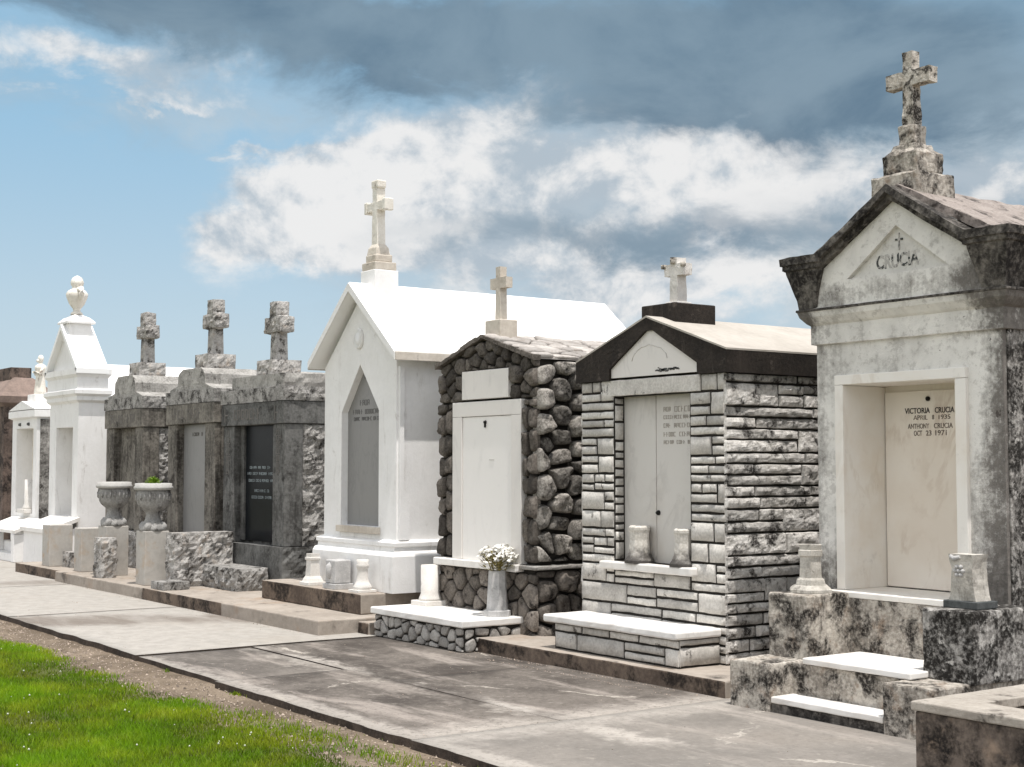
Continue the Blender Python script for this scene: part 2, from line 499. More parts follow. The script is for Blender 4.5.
M['roof_cement'] = stone('pale_roof_cement', (.45,.415,.37), (.36,.33,.29), (.20,.17,.14), .16, 2., bump=.25)
M['granite'] = stone('grey_granite', (.175,.173,.166), (.08,.079,.075), (.03,.028,.026), .36, 3., streak=.8, bump=.4, fine=.5, speck=.35)
M['granite_warm'] = stone('stained_granite', (.25,.23,.20), (.105,.096,.084), (.035,.03,.026), .38, 2.8, streak=.9, bump=.4, fine=.5, speck=.3)
M['granite_rock'] = stone('hewn_granite', (.42,.405,.385), (.17,.162,.152), (.032,.029,.026), .46, 6., bump=1., edge=.1, fine=.55, speck=.35)
M['granite_light'] = stone('pale_hewn_granite', (.52,.50,.475), (.26,.247,.232), (.05,.045,.04), .42, 6., bump=1., edge=.1, fine=.5, speck=.35, warm=(.40,.33,.27))
M['granite_cap'] = stone('grey_granite_cap', (.40,.385,.36), (.22,.21,.195), (.045,.04,.036), .34, 4., bump=.6, fine=.5, speck=.3, streak=.3)
M['granite_polish'] = stone('polished_black_granite', (.012,.014,.016), (.008,.009,.011), (.02,.02,.022), .1, 8., bump=.02, rough=.25, spec=.09)
M['letter_pale'] = plain('pale_letter_paint', (.22,.25,.26), .7)
M['letter_slate'] = plain('cut_slate_letter', (.13,.127,.125), .8)
M['letter_grey'] = plain('cut_letter_grey', (.11,.108,.105), .8)
M['letter_faint'] = plain('worn_letter_brown', (.33,.30,.265), .8)
M['letter_black'] = plain('black_letter_lead', (.035,.028,.025), .6)
M['letter_stone'] = plain('raised_stone_letter', (.14,.13,.12), .85)
M['concrete'] = stone('platform_concrete', (.37,.325,.28), (.27,.235,.20), (.06,.052,.045), .26, 1.6, streak=.0, bump=.4, fine=.4, warm=(.30,.22,.16), speck=.15)
M['concrete_dark'] = stone('stained_kerb_concrete', (.17,.13,.10), (.08,.06,.048), (.022,.017,.014), .5, 2.6, streak=.0, bump=.5, fine=.4)
M['old_roof'] = stone('weathered_roof_tile', (.36,.315,.285), (.23,.195,.175), (.06,.05,.045), .35, 6., bump=.9, fine=.6, speck=.3)
M['walk_edge'] = stone('walk_edge_dirt', (.085,.065,.052), (.035,.027,.022), (.015,.012,.01), .3, 4., bump=.8)
M['pillar'] = stone('smooth_pale_granite', (.46,.435,.40), (.37,.35,.32), (.20,.16,.12), .2, 2.5, bump=.3, warm=(.42,.31,.21), speck=.2)
M['urn'] = stone('grey_cast_urn', (.38,.37,.355), (.22,.213,.205), (.06,.055,.05), .4, 5., bump=.7, speck=.3)
M['urn_rim'] = stone('sunlit_urn_rim', (.50,.49,.47), (.40,.39,.37), (.1,.09,.08), .15, 4., bump=.4)  # paler than the bowl: sunlight on the rim is put into its colour
M['brown'] = stone('brown_tomb_stone', (.20,.15,.125), (.09,.068,.057), (.025,.02,.018), .5, 2.5, streak=.8, bump=.7)
M['pink_roof'] = stone('pinkish_cement', (.26,.195,.165), (.17,.13,.11), (.10,.08,.07), .2, 3., bump=.4)
M['soot'] = stone('sooty_white_wall', (.50,.48,.45), (.22,.21,.195), (.035,.03,.027), .66, 3.2, streak=.7, bump=.6, edge=.2)
M['vase_white'] = stone('white_glazed_vase', (.70,.675,.64), (.58,.55,.51), (.24,.20,.17), .22, 7., bump=.15, rough=.5)
M['vase_dirty'] = stone('sooted_vase', (.56,.53,.48), (.32,.30,.265), (.07,.06,.05), .25, 9., bump=.4, streak=.35)
def sooty():
    m, t, b, co = base_mat('soot_footed_vase', .7, .3)
    x, y, z = t.sep(co); n = t.noise(co, 14, 6, .65); n2 = t.noise(co, 60, 4, .6)
    q = t.math('ADD', z, t.math('MULTIPLY', t.math('SUBTRACT', n, .5), .22))
    c = t.mix(t.step(n2, .35, .65), (.62,.59,.54), (.48,.45,.40))
    c = t.mix(t.step(q, .16, .03, 0, .95), c, (.035,.03,.027))
    t.put(b.inputs['Base Color'], c); t.put(b.inputs['Normal'], t.bump(n2, .3, .006)); M['vase_sooty'] = m
sooty()
M['vase_grey'] = stone('grey_marble_vase', (.52,.51,.50), (.36,.355,.35), (.12,.11,.10), .2, 8., bump=.3)
M['slate'] = stone('dark_slate_base', (.10,.105,.105), (.05,.055,.055), (.02,.02,.02), .2, 8., bump=.4)
M['hole'] = plain('dark_bolt', (.01,.009,.008), .7)
M['brush_white'] = plain('white_petals', (.82,.80,.75), .7, .06, 30)
M['clover'] = plain('clover_head', (.50,.52,.42), .8, .2, 30)
M['brush_leaf'] = plain('dry_bouquet_leaves', (.20,.17,.06), .7, .4, 40)
M['green_leaf'] = plain('bright_green_leaves', (.16,.26,.02), .6, .3, 40)

# ------------------------------------------------------------------ camera
F_PX, YH, VPX = 1422.0, 466.0, -500.0
pitch = math.atan((YH-383.5)/F_PX)
ang = math.atan((512-VPX)*math.cos(pitch)/F_PX)
hx, hy = -math.cos(ang), math.sin(ang)
cam = bpy.data.cameras.new('Camera'); camo = bpy.data.objects.new('Camera', cam); COL.objects.link(camo)
cam.sensor_width = 36; cam.lens = F_PX*36/1024; cam.clip_start = .1; cam.clip_end = 3000
fw = Vector((hx*math.cos(pitch), hy*math.cos(pitch), math.sin(pitch)))
camo.location = (0, 0, 1.6); camo.rotation_euler = fw.to_track_quat('-Z', 'Y').to_euler()
scene.camera = camo

# ------------------------------------------------------------------ light and sky
SUN_AZ, SUN_EL = R(-9), R(75.5)
sv = Vector((math.cos(SUN_EL)*math.cos(SUN_AZ), math.cos(SUN_EL)*math.sin(SUN_AZ), math.sin(SUN_EL)))
sl = bpy.data.lights.new('Sun', 'SUN'); sl.energy = 4.4; sl.angle = R(.6); sl.color = (1, .96, .91)
so = bpy.data.objects.new('Sun', sl); COL.objects.link(so); so.rotation_euler = (-sv).to_track_quat('-Z', 'Y').to_euler(); so.location = (5, 0, 20)

W = bpy.data.worlds.new('World'); scene.world = W; W.use_nodes = True
def build_world():
    t = NT(W.node_tree)
    bg = W.node_tree.nodes['Background']
    d = t.new('ShaderNodeTexCoord').outputs['Generated']
    sky = t.new('ShaderNodeTexSky', sky_type='NISHITA'); sky.sun_disc = False
    sky.sun_elevation = SUN_EL; sky.sun_rotation = R(90)-SUN_AZ
    sky.air_density = 1.0; sky.dust_density = 1.2; sky.ozone_density = 1.2
    ST = .1
    fwd = t.vec('DOT_PRODUCT', d, (hx, hy, 0)); rgt = t.vec('DOT_PRODUCT', d, (hy, -hx, 0))
    x, y, z = t.sep(d)
    az = t.math('ARCTAN2', rgt, fwd)
    hor = t.math('SQRT', t.math('ADD', t.math('MULTIPLY', fwd, fwd), t.math('MULTIPLY', rgt, rgt)))
    el = t.math('DIVIDE', z, t.math('MAXIMUM', hor, .02))
    sd = t.mapping(d, scale=(1, 1, 2.0))
    n_big = t.noise(sd, 5., 7, .58, .4, off=1)
    n_mid = t.noise(sd, 11., 8, .62, .3, off=2)
    n_fin = t.noise(sd, 24., 6, .6, off=3)
    wu = t.math('ADD', az, t.math('MULTIPLY', t.math('SUBTRACT', n_big, .5), .22))
    wv = t.math('ADD', el, t.math('MULTIPLY', t.math('SUBTRACT', n_mid, .5), .085))
    p = t.comb(wu, wv, 0)
    def blob(px, py, rx, ry, amp=1.):
        u = math.atan((px-512)/1422); w = (466-py)/1422
        q = t.vec('DIVIDE', t.vec('SUBTRACT', p, (u, w, 0)), (rx/1422, ry/1422, 1))
        e = t.math('POWER', .3679, t.vec('DOT_PRODUCT', q, q))
        return t.math('MULTIPLY', e, amp)
    def total(bl):
        s = None
        for a in bl:
            v = blob(*a); s = v if s is None else t.math('ADD', s, v)
        return s
    ahead = t.math('MULTIPLY', t.step(t.math('ABSOLUTE', az), .42, .75, 1, 0), t.step(el, .36, .62, 1, 0))
    behind = t.math('SUBTRACT', 1., ahead)
    # blue of the clear sky, paler towards the horizon
    blue = t.mix(t.step(el, .02, .30), (.56/ST, .68/ST, .76/ST), (.30/ST, .54/ST, .74/ST))
    base = t.mix(.82, sky.outputs[0], blue)
    # thin grey-white veil over the right-hand sky
    ve = total([(820,190,430,150,.95), (460,300,180,70,.35), (30,60,230,60,.45), (250,110,200,30,.25)])
    ve = t.math('ADD', ve, t.math('MULTIPLY', t.math('SUBTRACT', n_mid, .5), .7))
    base = t.mix(t.step(ve, .1, .95, 0, .9), base, t.mix(t.step(n_big, .38, .62), (.33/ST, .43/ST, .51/ST), (.52/ST, .58/ST, .62/ST)))
    # bright cumulus: puffy, ragged towards the upper left
    sc = t.mapping(d, scale=(1, 1, 1.25))
    c1 = t.noise(sc, 13., 10, .6, .15, off=11); c2 = t.noise(t.vec('ADD', sc, (-.010, .0, .016)), 13., 10, .6, .15, off=11)
    c3 = t.noise(sc, 5.5, 5, .5, off=12)
    wh = total([(270,238,95,36,.8), (345,205,95,50,.95), (430,160,95,66,1.1), (540,190,140,58,.95), (690,155,150,44,.8), (735,275,110,34,.9), (590,285,120,36,.8),
                (40,70,110,24,.75), (150,85,110,26,.4), (990,195,80,50,.85), (255,154,90,7,.4), (185,98,80,7,.4), (640,105,150,30,.45), (850,205,150,46,.7), (470,245,130,36,.6), (200,55,90,30,.5), (560,330,120,24,.3)])
    wh = t.math('ADD', wh, t.math('ADD', t.math('MULTIPLY', t.math('SUBTRACT', c1, .5), 1.5), t.math('MULTIPLY', t.math('SUBTRACT', c3, .5), .8)))
    cum = t.step(wh, .28, .95)
    lit = t.math('ADD', t.math('MULTIPLY', t.math('SUBTRACT', c1, c2), 2.2), t.math('ADD', t.math('MULTIPLY', t.math('SUBTRACT', c3, .5), 1.3), t.math('MULTIPLY', wh, .10)))
    wcol = t.mix(t.step(lit, -.24, .30), (.42/ST, .49/ST, .555/ST), (.81/ST, .805/ST, .80/ST))
    c = t.mix(t.math('MULTIPLY', cum, .95), base, wcol)
    # dark stratus sheet above and trailing bands to the right
    dk = total([(690,30,440,66,1.2), (395,46,115,48,.75), (890,115,220,62,1.0), (90,6,260,38,.95), (560,236,190,22,.5), (860,235,260,34,.7), (700,110,200,26,.5), (820,345,120,30,.3)])
    dk = t.math('ADD', dk, t.math('MULTIPLY', t.math('SUBTRACT', n_big, .5), .8))
    dk = t.math('ADD', dk, t.math('MULTIPLY', t.math('SUBTRACT', n_mid, .5), .5))
    dm = t.step(dk, .18, 1.1)
    dcol = t.mix(t.step(n_big, .35, .65), (.105/ST, .175/ST, .25/ST), (.21/ST, .295/ST, .37/ST))
    c = t.mix(t.math('MULTIPLY', dm, .95), c, dcol)
    # unseen rest of the sky: broken cloud added bright to fill the shaded fronts
    oc = t.step(t.noise(sd, 2.2, 6, .6, off=5), .40, .58)
    other = t.mix(oc, t.mix(.5, sky.outputs[0], (.35/ST, .55/ST, .8/ST)), (AMB[0]/ST, AMB[1]/ST, AMB[2]/ST))
    c = t.mix(behind, c, other)
    t.put(bg.inputs[0], c); bg.inputs[1].default_value = ST
AMB = (1.55, 1.50, 1.44)
build_world()
scene.view_settings.view_transform = 'Standard'; scene.view_settings.look = 'None'
scene.view_settings.exposure = .1; scene.view_settings.gamma = 1
scene.cycles.use_denoising = True
scene.cycles.max_bounces = 6

# ------------------------------------------------------------------ ground, walk, lawn
def build_ground():
    m, t, b, co = base_mat('packed_soil', .95, .1)
    n1 = t.noise(co, .8, 6, .6); n2 = t.noise(co, 30, 5, .7)
    c = t.mix(t.step(n2, .3, .7), (.10,.075,.055), (.25,.19,.145))
    c = t.mix(t.step(n1, .5, .65, 0, .5), c, (.09,.10,.035))
    t.put(b.inputs['Base Color'], c); t.put(b.inputs['Normal'], t.bump(n2, .8, .02))
    g = B(); g.face([g.v(p) for p in ((-900, -900, -.09), (900, -900, -.09), (900, 900, -.09), (-900, 900, -.09))])
    struct('ground', g, m)
    # bare strip between lawn and walk
    m2, t, b, co = base_mat('bare_dirt', .95, .1)
    n1 = t.noise(co, 2.2, 6, .65); n2 = t.noise(co, 42, 5, .7); n3 = t.noise(co, 140, 3, .6)
    c = t.mix(t.step(n1, .35, .65), (.27,.215,.16), (.15,.117,.085))
    c = t.mix(t.step(n2, .52, .68, 0, .8), c, (.085,.06,.045)); c = t.mix(t.step(n3, .62, .7, 0, .8), c, (.40,.35,.29))
    t.put(b.inputs['Base Color'], c)
    t.put(b.inputs['Normal'], t.bump(t.math('ADD', n2, t.math('MULTIPLY', n3, .5)), 1., .02))
    g = B(); nx, ny = 300, 12
    P = [[g.v((-45+52*i/nx, 3.3+1.35*j/ny, -.05+noise.noise(Vector((i*.5, j*.8, 0)))*.012)) for j in range(ny+1)] for i in range(nx+1)]
    for i in range(nx):
        for j in range(ny): g.face([P[i][j], P[i+1][j], P[i+1][j+1], P[i][j+1]], True)
    struct('dirt_path', g, m2)
    # pebbles and crumbs on the strip
    rng = random.Random(5); g = B()
    for _ in range(5200):
        x = rng.uniform(-17, -5.2); y = rng.uniform(3.62, 4.42)
        r = rng.uniform(.003, .009)*(1.8 if rng.random() < .06 else 1)
        g.tv = rng.uniform(.3, 1.5)
        z = -.047
        if _ > 4300:
            if _ % 3: y = rng.choice((6.31, 6.90, 6.74))-abs(rng.gauss(0, .03)); x = rng.uniform(-22, -12.2) if y < 6.4 else rng.uniform(-10.4, -7.3)
            else: y = 4.5+rng.random()**2*1.8
            z = .002; r *= .6
        vs = [g.v((x+r*math.cos(a)*rng.uniform(.7, 1.3), y+r*math.sin(a)*rng.uniform(.7, 1.3), z)) for a in (0, 1.26, 2.5, 3.8, 5.0)]
        tp = g.v((x, y, z+r*rng.uniform(.7, 1.3)))
        for i in range(5): g.face([vs[i], vs[(i+1) % 5], tp])
    pm, t, b, co = base_mat('pebble', .9, .1)
    a = t.attr('tone'); t.put(b.inputs['Base Color'], t.mix(1., (.30,.245,.20), t.comb(a, a, a), 'MULTIPLY'))
    struct('gravel', g, pm, 'stuff', recalc=False)

def build_walk():
    m, t, b, co = base_mat('walk_concrete', .9, .15)
    x, y, z = t.sep(co)
    n1 = t.noise(co, 1.1, 7, .62); n2 = t.noise(co, 7, 6, .65); n3 = t.noise(co, 70, 4, .65)
    nst = t.noise(t.mapping(co, scale=(.45, 1.8, 1)), 1.5, 7, .65, .4)
    light = t.mix(t.step(n2, .3, .7), (.375,.35,.318), (.30,.282,.255))
    light = t.mix(t.step(n1, .5, .72, 0, .45), light, (.30,.265,.225))
    # blackish weathered panels nearer the camera (tone attribute 1 = old concrete)
    dark = t.mix(t.step(n1, .36, .62), (.066,.057,.05), (.15,.132,.116))
    dark = t.mix(t.step(nst, .50, .68, 0, .85), dark, (.30,.265,.235))
    dark = t.mix(t.step(n2, .58, .74, 0, .65), dark, (.34,.305,.27))
    # pale lime bloom along the joints
    wob = t.math('MULTIPLY', t.math('SUBTRACT', n2, .5), .5)
    j1 = t.math('ABSOLUTE', t.math('ADD', t.math('SUBTRACT', y, 5.5), wob))
    jm = t.math('MULTIPLY', t.step(j1, .02, .20, 1, 0), t.step(t.noise(co, 1.3, 5, .6, off=9), .40, .6))
    j2 = t.math('ABSOLUTE', t.math('ADD', t.math('SUBTRACT', x, -7.2), wob))
    jm2 = t.math('MULTIPLY', t.step(j2, .02, .45, 1, 0), .75)
    j3 = t.math('ADD', t.math('SUBTRACT', y, 4.52), t.math('MULTIPLY', wob, .6))
    jm3 = t.math('MULTIPLY', t.step(j3, -.02, .09, 1, 0), .7)
    dark = t.mix(t.math('MULTIPLY', t.math('MAXIMUM', t.math('MAXIMUM', jm, jm2), jm3), .8), dark, (.47,.43,.385))
    # brown-black run-off bands across the pale panels
    def band(x0, w, s=.12):
        q = t.math('ABSOLUTE', t.math('ADD', t.math('ADD', t.math('SUBTRACT', x, x0), t.math('MULTIPLY', t.math('SUBTRACT', y, 5.5), s)), t.math('MULTIPLY', t.math('SUBTRACT', n1, .5), 2.)))
        return t.step(q, w*.3, w, 1, 0)
    bm_ = t.math('MAXIMUM', t.math('MULTIPLY', band(-14.4, .85, -.55), .8), t.math('MULTIPLY', band(-20.0, .7, -.4), .6))
    bm_ = t.math('MULTIPLY', bm_, t.step(nst, .3, .6, .35, 1))
    light = t.mix(bm_, light, (.14,.115,.095))
    # hairline cracks in the old concrete, and grainy wear
    wv_ = t.vec('ADD', co, t.vec('MULTIPLY', t.comb(t.math('SUBTRACT', n2, .5), t.math('SUBTRACT', nst, .5), 0), (.5, .5, 0)))
    ck = t.step(t.vor(wv_, .42, 'DISTANCE_TO_EDGE'), .003, .010, 1, 0)
    dark = t.mix(t.math('MULTIPLY', ck, t.step(n1, .48, .56)), dark, (.40,.365,.32))
    n4 = t.noise(co, 26, 8, .75, off=12)
    dark = t.mix(t.step(n4, .50, .66, 0, .55), dark, (.055,.046,.04)); dark = t.mix(t.step(n4, .46, .34, 0, .35), dark, (.30,.27,.24))
    light = t.mix(t.step(n4, .52, .70, 0, .30), light, (.20,.175,.15))
    c = t.mix(t.attr('tone'), light, dark)
    c = t.mix(t.step(n3, .60, .74, 0, .35), c, (.08,.07,.06))
    t.put(b.inputs['Base Color'], c)
    h = t.math('ADD', t.math('MULTIPLY', n2, .4), t.math('MULTIPLY', n3, .5))
    t.put(b.inputs['Normal'], t.bump(h, .5, .008))
    rng = random.Random(2)
    g = B()
    def panel(x0, x1, y0, y1, tone, dz=0):
        g.tv = tone
        n = max(2, int((x1-x0)/.12)); k = max(2, int((y1-y0)/.25))
        gap = .007
        x0 += gap; x1 -= gap; y1 -= gap
        tv = []
        for i in range(n+1):
            row = []
            for j in range(k+1):
                yy = y0+(y1-y0)*j/k
                if j == 0 and y0 < 4.6: yy += noise.fractal(Vector((x0+(x1-x0)*i/n, 3, 0))*2.2, 1, 2, 4)*.028
                row.append(g.v((x0+(x1-x0)*i/n, yy, dz+noise.noise(Vector((i*.1, j*.3, x0)))*.004)))
            tv.append(row)
        for i in range(n):
            for j in range(k): g.face([tv[i][j], tv[i+1][j], tv[i+1][j+1], tv[i][j+1]], True)
        def skirt(line):
            g.mi = 1
            lo = [g.v((v.co.x, v.co.y+(.012*noise.noise(v.co*7)), -.1)) for v in line]
            for i in range(len(line)-1): g.face([line[i], lo[i], lo[i+1], line[i+1]])
            g.mi = 0
        skirt([tv[i][0] for i in range(n+1)]); skirt([tv[i][k] for i in range(n, -1, -1)])
        skirt([tv[0][j] for j in range(k, -1, -1)]); skirt([tv[n][j] for j in range(k+1)])
    xs = [-46, -40, -34, -28.5, -23, -19.3, -15.5]
    for a, c_ in zip(xs, xs[1:]): panel(a, c_, 4.45, 8.2, 0, rng.uniform(-.004, .004))
    panel(-15.5, -11.75, 4.45, 8.2, 0, .002)
    panel(-11.75, -10.0, 4.47, 5.5, .9, -.012); panel(-11.75, -9.3, 5.51, 8.2, 1., -.006)
    panel(-10.0, -7.2, 4.40, 5.5, 1., .0); panel(-9.3, -7.2, 5.51, 8.2, 1., -.003)
    panel(-7.2, -3.4, 4.38, 8.2, .62, .003); panel(-3.4, 1.5, 4.40, 8.2, .85, 0); panel(1.5, 6, 4.4, 8.2, .7, .003)
    struct('walkway', g, [m, M['walk_edge']], recalc=False)

def build_lawn():
    rng = np.random.default_rng(3)
    m, t, b, co = base_mat('lawn_soil', .95, .1)
    n2 = t.noise(co, 14, 5, .7)
    t.put(b.inputs['Base Color'], t.mix(n2, (.06,.075,.02), (.11,.115,.04)))
    g = B(); nx, ny = 200, 10
    def edge(x): return 3.96+.09*noise.noise(Vector((x*.9, 0, 0)))+.05*noise.noise(Vector((x*3.1, 4, 0)))
    P = [[g.v((-60+70*i/nx, -30+(edge(-60+70*i/nx)-.16+30)*(1-(1-j/ny)**3), -.043)) for j in range(ny+1)] for i in range(nx+1)]
    for i in range(nx):
        for j in range(ny): g.face([P[i][j], P[i+1][j], P[i+1][j+1], P[i][j+1]])
    struct('lawn', g, m)
    # blades
    V = []; Fq = []; tone = []; mi = []
    N = 230000
    x = -4.6-(rng.random(N)**1.2)*13.2
    ymax = np.array([edge(q)+.05 for q in x])
    y = ymax+.06-(rng.random(N)**.95)*2.6*np.clip(.35+(-x-4)/12, .4, 1)
    d = y-ymax
    dens = np.array([noise.fractal(Vector((a*1.2, c*1.2, 0)), 1, 2, 3) for a, c in zip(x, y)])
    keep = (rng.random(N) < np.clip((-d)/.20+.15+dens*.5, .03, 1.)) & (rng.random(N) < np.clip(.9+dens*.5, .25, 1))
    x, y, dens, d = x[keep], y[keep], dens[keep], d[keep]
    # stray tufts on the bare strip
    for cx, cy, r, k in ((-7.9, 4.10, .28, 900), (-8.6, 4.02, .3, 800), (-9.6, 4.38, .05, 90), (-7.0, 4.12, .25, 500), (-8.1, 4.62, .07, 60), (-6.2, 4.22, .2, 300), (-11.0, 4.42, .03, 30)):
        x = np.append(x, cx+rng.normal(0, r, k)); y = np.append(y, np.minimum(cy+rng.normal(0, r*.3, k), 4.43 if cy < 4.45 else 9)); dens = np.append(dens, np.zeros(k)); d = np.append(d, np.full(k, -.05))
    n = len(x)
    h = rng.uniform(.022, .058, n)*(1+dens*.5)*np.clip(.55+(-d)*1.2, .5, 1.); w = rng.uniform(.0018, .0036, n)
    a = rng.random(n)*2*np.pi; ln = rng.uniform(.1, .75, n)*h; la = rng.random(n)*2*np.pi
    z0 = np.full(n, -.05)
    cx, sx = np.cos(a)*w, np.sin(a)*w
    lx, ly = np.cos(la)*ln, np.sin(la)*ln
    vs = np.empty((n, 5, 3))
    vs[:, 0] = np.stack([x-cx, y-sx, z0], 1); vs[:, 1] = np.stack([x+cx, y+sx, z0], 1)
    vs[:, 2] = np.stack([x-cx*.8+lx*.35, y-sx*.8+ly*.35, z0+h*.6], 1); vs[:, 3] = np.stack([x+cx*.8+lx*.35, y+sx*.8+ly*.35, z0+h*.6], 1)
    vs[:, 4] = np.stack([x+lx, y+ly, z0+h], 1)
    verts = vs.reshape(-1, 3)
    i0 = np.arange(n)*5
    quads = np.stack([i0, i0+1, i0+3, i0+2], 1); tris = np.stack([i0+2, i0+3, i0+4], 1)
    me = bpy.data.meshes.new('grass')
    # clover blossoms: small white tufts among the blades
    nb = 120
    bx = -5.6-rng.random(nb)**1.1*9; by = np.array([edge(q) for q in bx])-.08-rng.random(nb)*1.9
    bz = rng.uniform(-.012, .008, nb); br = rng.uniform(.003, .009, nb)
    ov = []; 
    oct_ = np.array([(1,0,0),(0,1,0),(-1,0,0),(0,-1,0),(0,0,1),(0,0,-1)], float)
    bv = (np.stack([bx, by, bz], 1)[:, None, :]+oct_[None]*br[:, None, None]).reshape(-1, 3)
    of = np.array([(0,1,4),(1,2,4),(2,3,4),(3,0,4),(1,0,5),(2,1,5),(3,2,5),(0,3,5)])
    bf = (np.arange(nb)[:, None, None]*6+of[None]).reshape(-1, 3)+len(verts)
    allv = np.concatenate([verts, bv]); alltri = np.concatenate([tris, bf])
    me.vertices.add(len(allv)); me.vertices.foreach_set('co', allv.ravel())
    loops = np.concatenate([quads.ravel(), alltri.ravel()])
    me.loops.add(len(loops)); me.loops.foreach_set('vertex_index', loops.astype(np.int32))
    tot = np.concatenate([np.full(n, 4), np.full(len(alltri), 3)]); st = np.concatenate([[0], np.cumsum(tot)[:-1]])
    me.polygons.add(len(tot)); me.polygons.foreach_set('loop_start', st.astype(np.int32)); me.polygons.foreach_set('loop_total', tot.astype(np.int32))
    tone = np.clip(rng.normal(1., .28, n)+dens*.6, .35, 1.8)
    tn = np.concatenate([tone, tone, np.ones(len(bf))])
    at = me.attributes.new('tone', 'FLOAT', 'FACE'); at.data.foreach_set('value', tn.astype(np.float32))
    me.polygons.foreach_set('material_index', np.concatenate([np.zeros(n*2), np.ones(len(bf))]).astype(np.int32))
    me.update(); me.validate()
    gm = bpy.data.materials.new('grass_blade'); gm.use_nodes = True
    t = NT(gm.node_tree); nt = gm.node_tree
    a_ = t.attr('tone'); co = t.new('ShaderNodeTexCoord').outputs['Object']
    c = t.mix(t.step(t.noise(co, 1.7, 5, .6), .4, .65), (.125,.215,.010), (.215,.255,.022))
    c = t.mix(1., c, t.comb(a_, a_, a_), 'MULTIPLY')
    p = nt.nodes['Principled BSDF']; p.inputs['Roughness'].default_value = .5; p.inputs['Specular IOR Level'].default_value = .25
    t.put(p.inputs['Base Color'], c)
    tr = t.new('ShaderNodeBsdfTranslucent'); t.put(tr.inputs[0], t.mix(1., c, (1.5, 1.6, .6), 'MULTIPLY'))
    mx = t.new('ShaderNodeMixShader'); mx.inputs[0].default_value = .5
    nt.links.new(p.outputs[0], mx.inputs[1]); nt.links.new(tr.outputs[0], mx.inputs[2]); nt.links.new(mx.outputs[0], nt.nodes['Material Output'].inputs[0])
    me.materials.append(gm); me.materials.append(M['clover'])
    o = bpy.data.objects.new('grass', me); COL.objects.link(o); o['kind'] = 'stuff'

def slab(name, x0, x1, y0, y1, z0, z1, kinds=('concrete', 'concrete_dark'), seed=0):
    g = B(); g.box(x0, x1, y0, y1, z0, z1, bev=.012)
    wear(g, .09, .006, 8, seed)
    bmesh.ops.recalc_face_normals(g.bm, faces=g.bm.faces)
    for f in g.bm.faces:
        f.material_index = 1 if f.normal.y < -.6 else 0
    return struct(name, g, [M[k] for k in kinds])

def build_platforms():
    # the long kerb under the granite and white tombs, in cast lengths of differing dirtiness
    for i, (a, c, k) in enumerate(((-22.05, -19.9, 'concrete_dark'), (-19.9, -16.6, 'concrete'), (-16.6, -14.3, 'concrete_dark'), (-14.3, -12.08, 'concrete'))):
        slab('platform', a+.004, c-.004, 6.34 if i else 6.42, 7.75, -.05, .14, ('concrete', k), i*3)
    slab('kerb', -12.07, -11.87, 6.76, 7.5, -.05, .11, seed=9)
    slab('platform', -14.55, -12.32, 6.93, 10.4, .142, .34, ('concrete', 'concrete_dark'), 4)
    slab('platform', -10.42, -7.24, 6.95, 9.6, -.05, .115, ('concrete', 'concrete_dark'), 5)
build_ground(); build_walk(); build_lawn(); build_platforms()

